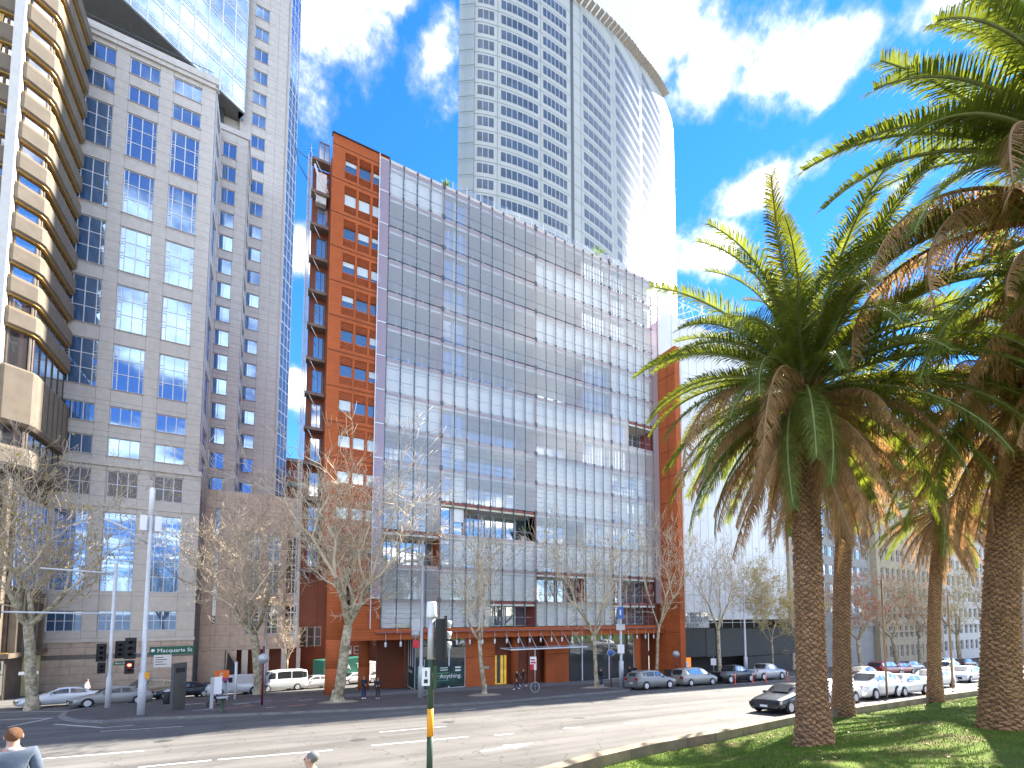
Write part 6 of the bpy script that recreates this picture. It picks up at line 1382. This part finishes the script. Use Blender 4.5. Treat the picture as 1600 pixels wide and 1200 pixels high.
T = signpost(836, 1083, 1013, 'thin post with a red and white no stopping sign and a bicycle ring', [(z1 - .62, z1, -.42, .12, signw, 0), (z1 - 1.1, z1 - .63, -.42, -.1, signr, 0), (z1 - 1.1, z1 - .63, -.09, .12, signw, 0)], ring=True); m = MB(); m.box(-.36, .06, -.072, -.062, z1 - .55, z1 - .42); m.box(-.36, .0, -.072, -.062, z1 - .32, z1 - .2); m.build('sign_text', signr, T)
signpost(662, 1088, 1030, 'short post with a bicycle ring beside the slim lamp post', [], ring=True, r=.03)
signpost(955, 1074, 1014, 'round blue-faced sign on a maroon post right of the canopy', [(hz(at_px(955, 1074), 955, 1020), 0, 0, .34, galv, 2)], pole=maroon, r=.05)
signpost(1057, 1070, 1016, 'round grey sign on a maroon post at the terracotta corner', [(hz(Vector((onY(1057, 1066, 36.5).x, 36.5, gz(45, 36) + KH)), 1057, 1022), 0, 0, .36, galv, 1)], pole=maroon, r=.05, P=Vector((onY(1057, 1066, 36.5).x, 36.5, gz(45, 36) + KH)))
signpost(409, 1102, 1010, 'round grey sign on a maroon post among the chalk drawings', [(hz(at_px(409, 1102), 410, 1029), 0, 0, .36, galv, 1)], pole=maroon, r=.07)
signpost(44, 1097, 1015, 'white one way sign on a thin post at the far left', [(hz(at_px(44, 1097), 44, 1052), hz(at_px(44, 1097), 44, 1047), -.7, .5, signw, 0), (hz(at_px(44, 1097), 44, 1060), hz(at_px(44, 1097), 44, 1053), -.1, .4, signw, 0)], off=0)
signpost(316, 1062, 1027, 'thin pale lamp post against the pink stone wall', [], r=.06, off=0)
signpost(1386, 1088, 905, 'tall thin pole at the lawn edge left of the slim palm', [], r=.06, off=.2, pole=rachd); signpost(1489, 1075, 930, 'leaning thin pole at the lawn edge right of the slim palm', [], r=.07, off=.2, pole=rachd)
signpost(367, 1093, 1034, 'plain thick grey post beside the white van', [], r=.1, pole=whitepole)
signpost(1080, 1062, 1026, 'small white notice on a post in front of the shop under the hoarding', [(1.6, 2.4, -.3, .3, signw, 0)], P=Vector((onY(1120, 1058, 37).x, 37.4, gz(50, 37) + KH)))
# information pylon
p = at_px(277, 1109); T = thing('information_pylon', 'dark upright information pylon with a coloured screen on the corner footpath', 'pylon', p, LK(p) + .6); h = hz(p, 277, 1036)
m = MB(); m.box(-.42, .42, -.13, .13, 0, h); m.build('casing', pm('pylon_grey', (.10, .095, .085), rough=.45, metal=.4), T); m = MB(); m.box(.425, .435, -.1, .1, h * .35, h * .95); m.build('side_face', sigblk, T)
sc_ = MB(); sc_.box(-.34, .34, .131, .14, h * .35, h * .93); sc_.build('screen', pm('pylon_screen', (.1, .3, .2), var=.8, scale=3), T); m = MB(); m.box(-.3, .3, -.14, -.131, h * .8, h * .9); m.build('header', sigblk, T)
# phone kiosk with an orange top, pale advertising post
p = at_px(345, 1094); T = thing('phone_kiosk', 'phone kiosk with an orange head and purple band in front of the white van', 'kiosk', p, LK(p)); h = hz(p, 345, 1048); m = MB(); m.box(-.5, .5, -.35, .35, h - .55, h); hd = m.build('orange_head', pm('kiosk_orange', (.75, .16, .02), rough=.5), T); m = MB(); m.box(-.45, .45, -.34, .34, h - .8, h - .56); m.build('purple_band', pm('kiosk_purple', (.3, .05, .16)), T); m = MB(); m.box(-.45, .45, .2, .34, .1, h - .81); m.build('back_panel', balg, T)
for sx in (-.42, .42): m = MB(); m.box(sx - .04, sx + .04, -.3, .3, 0, h - .81); m.build('side_frame', galv, T)
m = MB(); m.tube([(.12 * math.cos(a), -.36, h - .28 + .12 * math.sin(a)) for a in [R(40 + 28 * i) for i in range(11)]], .03, 5); m.build('emblem', signw, T)
p = at_px(330, 1107); T = thing('white_pylon', 'narrow white sign panel beside the phone kiosk', 'sign', p, LK(p)); h = hz(p, 330, 1058); m = MB(); m.box(-.1, .1, -.08, .08, 0, h); m.build('post', galv, T); m = MB(); m.box(.05, .55, -.05, .05, h * .45, h); m.build('panel', signw, T)
p = at_px(347, 1113); T = thing('drinking_fountain', 'dark green drinking fountain near the kerb', 'fountain', p, 0); h = hz(p, 347, 1089); m = MB(); m.lathe([(.2, 0), (.2, .06), (.11, .1), (.1, h - .15), (.14, h - .1)], 12); m.build('column', dgreen, T); m = MB(); m.lathe([(.14, h - .1), (.34, h - .04), (.34, h), (.26, h)], 16); m.build('bowl', galv, T)
p = at_px(283, 1112); T = thing('litter_bin', 'dark litter bin at the left end of the chalk drawings', 'bin', at_px(262, 1100)); m = MB(); m.lathe([(.28, 0), (.3, .05), (.3, .85), (.26, .95)], 14); m.build('drum', sigblk, T); m = MB(); m.lathe([(.31, .95), (.31, 1.0), (.12, 1.1)], 14); m.build('lid', galv, T)
for i, (x, y) in enumerate(((1149, 1069), (1176, 1067), (1197, 1066), (1231, 1064.5))):
    p = onG(x, y, 0); T = thing('orange_bollard', ('orange plastic bollard, leftmost of four, behind the black pickup tail', 'orange plastic bollard beside the black pickup front', 'orange plastic bollard between the two pickups', 'orange plastic bollard, rightmost of four, by the palm trunk')[i], 'bollard', p, 0, 'orange bollards'); m = MB(); m.lathe([(.13, 0), (.13, .04), (.05, .08), (.05, 1.05), (.03, 1.08)], 10); m.build('post', orangep, T)
    for z in (.6, .85): m = MB(); m.lathe([(.052, z), (.052, z + .1)], 10); m.build('reflective_band', signw, T)
for i, (x, y, lab) in enumerate(((1062, 1060, 'white board at the shop door by the terracotta corner'), (1072, 1060, 'second white board at the shop door, right of the first'))):
    P_ = Vector((onY(x, y, 43.3).x, 43.3, gz(46, 43) + KH)); T = thing('notice_board', lab, 'sign', P_, 0); m = MB(); m.box(-.45, .45, -.03, .03, .15, 1.8); m.build('panel', signw, T); m = MB(); m.box(-.5, .5, -.06, .06, 0, .14); m.build('foot', galv, T)
# ================================================================== PEOPLE
skinm = pm('skin', (.50, .28, .20), rough=.55, var=.05); hairm = pm('hair_brown', (.17, .075, .03), rough=.75, var=.5, scale=60, bump=.8, bscale=120); hairg = pm('hair_grey', (.17, .16, .15), rough=.7, var=.2); shoe_w = pm('shoe_white', (.75, .75, .75)); shoe_b = pm('shoe_black', (.02, .02, .02))
def skin_obj(name, V, E, Rd, mat, parent, sub=2):
    me = bpy.data.meshes.new(name); me.from_pydata(V, E, []); me.materials.append(mat); o = link(name, me, parent); bm = bmesh.new(); bm.from_mesh(me); ly = bm.verts.layers.skin.verify()
    for v, r_ in zip(bm.verts, Rd): v[ly].radius = r_ if isinstance(r_, tuple) else (r_, r_)
    bm.verts.ensure_lookup_table(); bm.verts[0][ly].use_root = True; bm.to_mesh(me); bm.free(); md = o.modifiers.new('skin', 'SKIN'); md.use_smooth_shade = True; s = o.modifiers.new('sub', 'SUBSURF'); s.levels = sub; s.render_levels = sub; return o
def ell(name, c, r, mat, parent, cut=None):
    m = MB(); prof = [(math.sin(t) * r[0], -math.cos(t) * r[2]) for t in [math.pi * i / 12 for i in range(13)]]; prof = [(max(a, .002), z) for a, z in prof if cut is None or z >= cut * r[2]]; m.lathe(prof, 16); m.v = [(x + c[0], y * r[1] / r[0] + c[1], z + c[2]) for x, y, z in m.v]; return m.build(name, mat, parent)
def person(label, p, rz, H=1.75, top=None, legs=None, hair=None, shoes=None, stride=0, arms=(0, 0), group=None, bend=0, collar=None):
    """local +Y is forward. arms: forward swing of left/right elbow, hands close to the body or raised"""
    k = H / 1.75; T = thing('person', label, 'person', p, rz, group, scl=k); top = top or pm('coat_black', (.02, .02, .024), rough=.8); legs = legs or pm('trouser_dark', (.03, .03, .04), rough=.85)
    fy = stride * .34; hips = [(-.09, 0, .92), (.09, 0, .92)]; kn = [(-.10, fy * .62 + .03, .50), (.10, -fy * .35 + .05, .50)]; an = [(-.10, fy, .09), (.10, -fy, .11)]
    sh = [(-.19, 0, 1.42), (.19, 0, 1.42)]; el = [(-.25, -.04 + arms[0] * .18, 1.14 + abs(arms[0]) * .03), (.25, -.04 + arms[1] * .18, 1.14 + abs(arms[1]) * .03)]
    wr = [(-.22 + .12 * (arms[0] > .8), .06 + arms[0] * .30, .92 + max(0, arms[0]) * .22), (.22 - .12 * (arms[1] > .8), .06 + arms[1] * .30, .92 + max(0, arms[1]) * .22)]
    V = [(0, 0, .95), (0, .0, 1.15), (0, 0, 1.36), (0, .0, 1.47), (0, .02, 1.56), (0, .035, 1.66), (0, .03, 1.71)]; E = [(i, i + 1) for i in range(6)]; Rd = [(.135, .10), (.13, .095), (.15, .10), (.058, .058), (.062, .075), (.075, .09), (.055, .065)]
    for s in (0, 1):
        b0 = len(V); V += [sh[s], el[s], wr[s], (wr[s][0], wr[s][1] + .03, wr[s][2] - .07)]; E += [(2, b0), (b0, b0 + 1), (b0 + 1, b0 + 2), (b0 + 2, b0 + 3)]; Rd += [.06, .045, .032, (.035, .02)]
        for f in range(4):     # fingers
            b1 = len(V); o = (f - 1.5) * .016; V += [(wr[s][0] + o, wr[s][1] + .045, wr[s][2] - .12), (wr[s][0] + o, wr[s][1] + .06, wr[s][2] - .155 + abs(o) * .4)]; E += [(b0 + 3, b1), (b1, b1 + 1)]; Rd += [.009, .008]
        b1 = len(V); V.append((wr[s][0] + (.035 if s == 0 else -.035), wr[s][1] + .07, wr[s][2] - .06)); E.append((b0 + 3, b1)); Rd.append(.01)
        b2 = len(V); V += [hips[s], kn[s], an[s]]; E += [(0, b2), (b2, b2 + 1), (b2 + 1, b2 + 2)]; Rd += [.085, .058, .042]
    body = skin_obj('body', V, E, Rd, skinm, T, 2)
    m = MB(); m.add([(0, .125, 1.64), (-.018, .105, 1.615), (.018, .105, 1.615), (0, .10, 1.665)], ((0, 2, 1), (0, 1, 3), (0, 3, 2))); m.build('nose', skinm, body)
    for sx in (-.032, .032): ell('eye', (sx, .107, 1.66), (.013, .008, .008), ink, body)
    for sx in (-.083, .083): ell('ear', (sx, .02, 1.645), (.014, .022, .034), skinm, body)
    m = MB(); m.box(-.025, .025, .107, .113, 1.585, 1.593); m.build('mouth', pm('lip', (.35, .12, .1)), body)
    # clothes: a second, slightly larger skin over torso and arms, another over hips and legs
    V2 = [(0, 0, .80), (0, 0, 1.0), (0, 0, 1.2), (0, 0, 1.37), (0, .0, 1.455)]; E2 = [(0, 1), (1, 2), (2, 3), (3, 4)]; R2 = [(.21, .155), (.175, .13), (.165, .12), (.175, .115), (.075, .075)]
    for s in (0, 1): b0 = len(V2); V2 += [sh[s], el[s], (wr[s][0], wr[s][1], wr[s][2] + .015)]; E2 += [(3, b0), (b0, b0 + 1), (b0 + 1, b0 + 2)]; R2 += [.085, .07, .055]
    skin_obj('jacket', V2, E2, R2, top, T)
    V3 = [(0, 0, .98), (0, 0, .90)]; E3 = [(0, 1)]; R3 = [(.155, .115), (.15, .115)]
    for s in (0, 1): b0 = len(V3); V3 += [(hips[s][0], hips[s][1], .84), kn[s], (an[s][0], an[s][1], an[s][2] + .02)]; E3 += [(1, b0), (b0, b0 + 1), (b0 + 1, b0 + 2)]; R3 += [.095, .075, .06]
    skin_obj('trousers', V3, E3, R3, legs, T)
    for s in (0, 1): ell('shoe', (an[s][0], an[s][1] + .06, .045 + max(0, an[s][2] - .10)), (.05, .14, .05), shoes or shoe_b, T)
    ell('hair', (0, -.022, 1.682), (.091, .098, .095), hair or hairm, T)
    if collar: m = MB(); m.lathe([(.072, 1.47), (.068, 1.515)], 16); m.build('collar', collar, T)
    return T
bluej = pm('blazer_blue_grey', (.09, .115, .16), rough=.85, var=.12, scale=20, bump=.1); shirt = pm('shirt_white', (.75, .76, .78)); navy = pm('jeans_navy', (.025, .04, .11), rough=.9)
facing = lambda dx, dy: math.atan2(dy, dx) - R(90)
q = Q1; person('man seen from behind in a blue-grey blazer, bottom left corner', Vector((q.x, q.y, Q1.z - 1.80)), facing(-.3, 1), 1.80, bluej, hair=hairm, collar=shirt, arms=(.3, .3))
q = onG(487, 1176, 1.76); person('grey-haired man whose head shows at the bottom edge', Vector((q.x, q.y, gz(q.x, q.y))), facing(-1, .2), 1.76, pm('coat_grey', (.12, .12, .13)), hair=hairg, collar=shirt)
for (x, y, h, d, lab, kw) in ((568, 1092, 1.78, (.3, -1), 'person in a dark jacket and blue jeans, left of two by the orange pier', dict(legs=navy, shoes=shoe_w, arms=(1.6, 1.2))),
    (590, 1092, 1.65, (-.2, -1), 'person in black with white shoes, right of two by the orange pier', dict(shoes=shoe_w, arms=(1.3, 1.3))),
    (808, 1077, 1.75, (-1, -.05), 'person in dark clothes and white shoes striding left past the entrance', dict(shoes=shoe_w, stride=1, arms=(.5, -.5))), (818, 1072, 1.78, (-1, 0), 'person in a dark coat just behind the striding person', dict(shoes=shoe_w, stride=-.9, arms=(1.5, .3))),
    (939, 1072, 1.75, (1, .1), 'person in navy walking behind the bare tree right of the canopy', dict(legs=navy, shoes=shoe_w, stride=.8, arms=(-.4, .4))),
    (984, 1064, 1.7, (1, .2), 'person in a dark top and pale trousers walking behind the lamp post', dict(legs=pm('trouser_pale', (.4, .38, .35)), stride=.8, arms=(.3, -.3))), (993, 1064, 1.78, (1, .2), 'person in black walking beside the one in pale trousers', dict(stride=-.8, arms=(.3, -.3))),
    (331, 1103, 1.7, (1, .3), 'person in dark clothes bending by the white panel near the kiosk', dict(stride=1, arms=(.5, -.5)))):
    p = onG(x, y, KH); person(lab, p, facing(*d), h, **kw)
p = onG(152, 1078, 0); person('person in a white shirt on the far side behind the white sedan', Vector((-15.5, 60, gz(-15.5, 60))), facing(1, 0), 1.78, shirt, arms=(.3, -.3), stride=.6)

# potted plants on the roof edge and an open balcony
potm = pm('pot_white', (.6, .6, .58)); plg = leafmat('pot_leaf', (.10, .17, .03), (1.6, 1.6, .8))
def potted(label, p, s, seed):
    T = thing('potted_plant', label, 'plant', p, 0, None, s); m = MB(); m.lathe([(.16, 0), (.22, .4), (.2, .4)], 12); m.build('pot', potm, T); rr = random.Random(seed); m = MB()
    for k in range(60):
        a = rr.uniform(0, 6.28); e = rr.uniform(.3, 1.4); d = Vector((math.cos(a) * math.cos(e), math.sin(a) * math.cos(e), math.sin(e))); q = Vector((0, 0, .4 + rr.uniform(0, .5))); w = Vector((-d.y, d.x, 0)) * .05; l = rr.uniform(.4, .9)
        m.add([q - w, q + w, q + d * l * .6 + w, q + d * l * .6 - w, q + d * l], ((0, 1, 2, 3), (3, 2, 4)))
    m.build('foliage', plg, T); return T
potted('spiky green plant on the roof edge of the orange building above its third mast', Vector((35.6, YF + 1.2, 48.56)), 1.6, 1)
potted('leafy pot plant on the open balcony right end below the cream beam', Vector((24.7, YF + 1.2, Zf[11] + .02)), 1.5, 2)
potted('small green plant on the roof edge above the first mast', Vector((15.0, YF + .9, 48.56)), 1.0, 3)
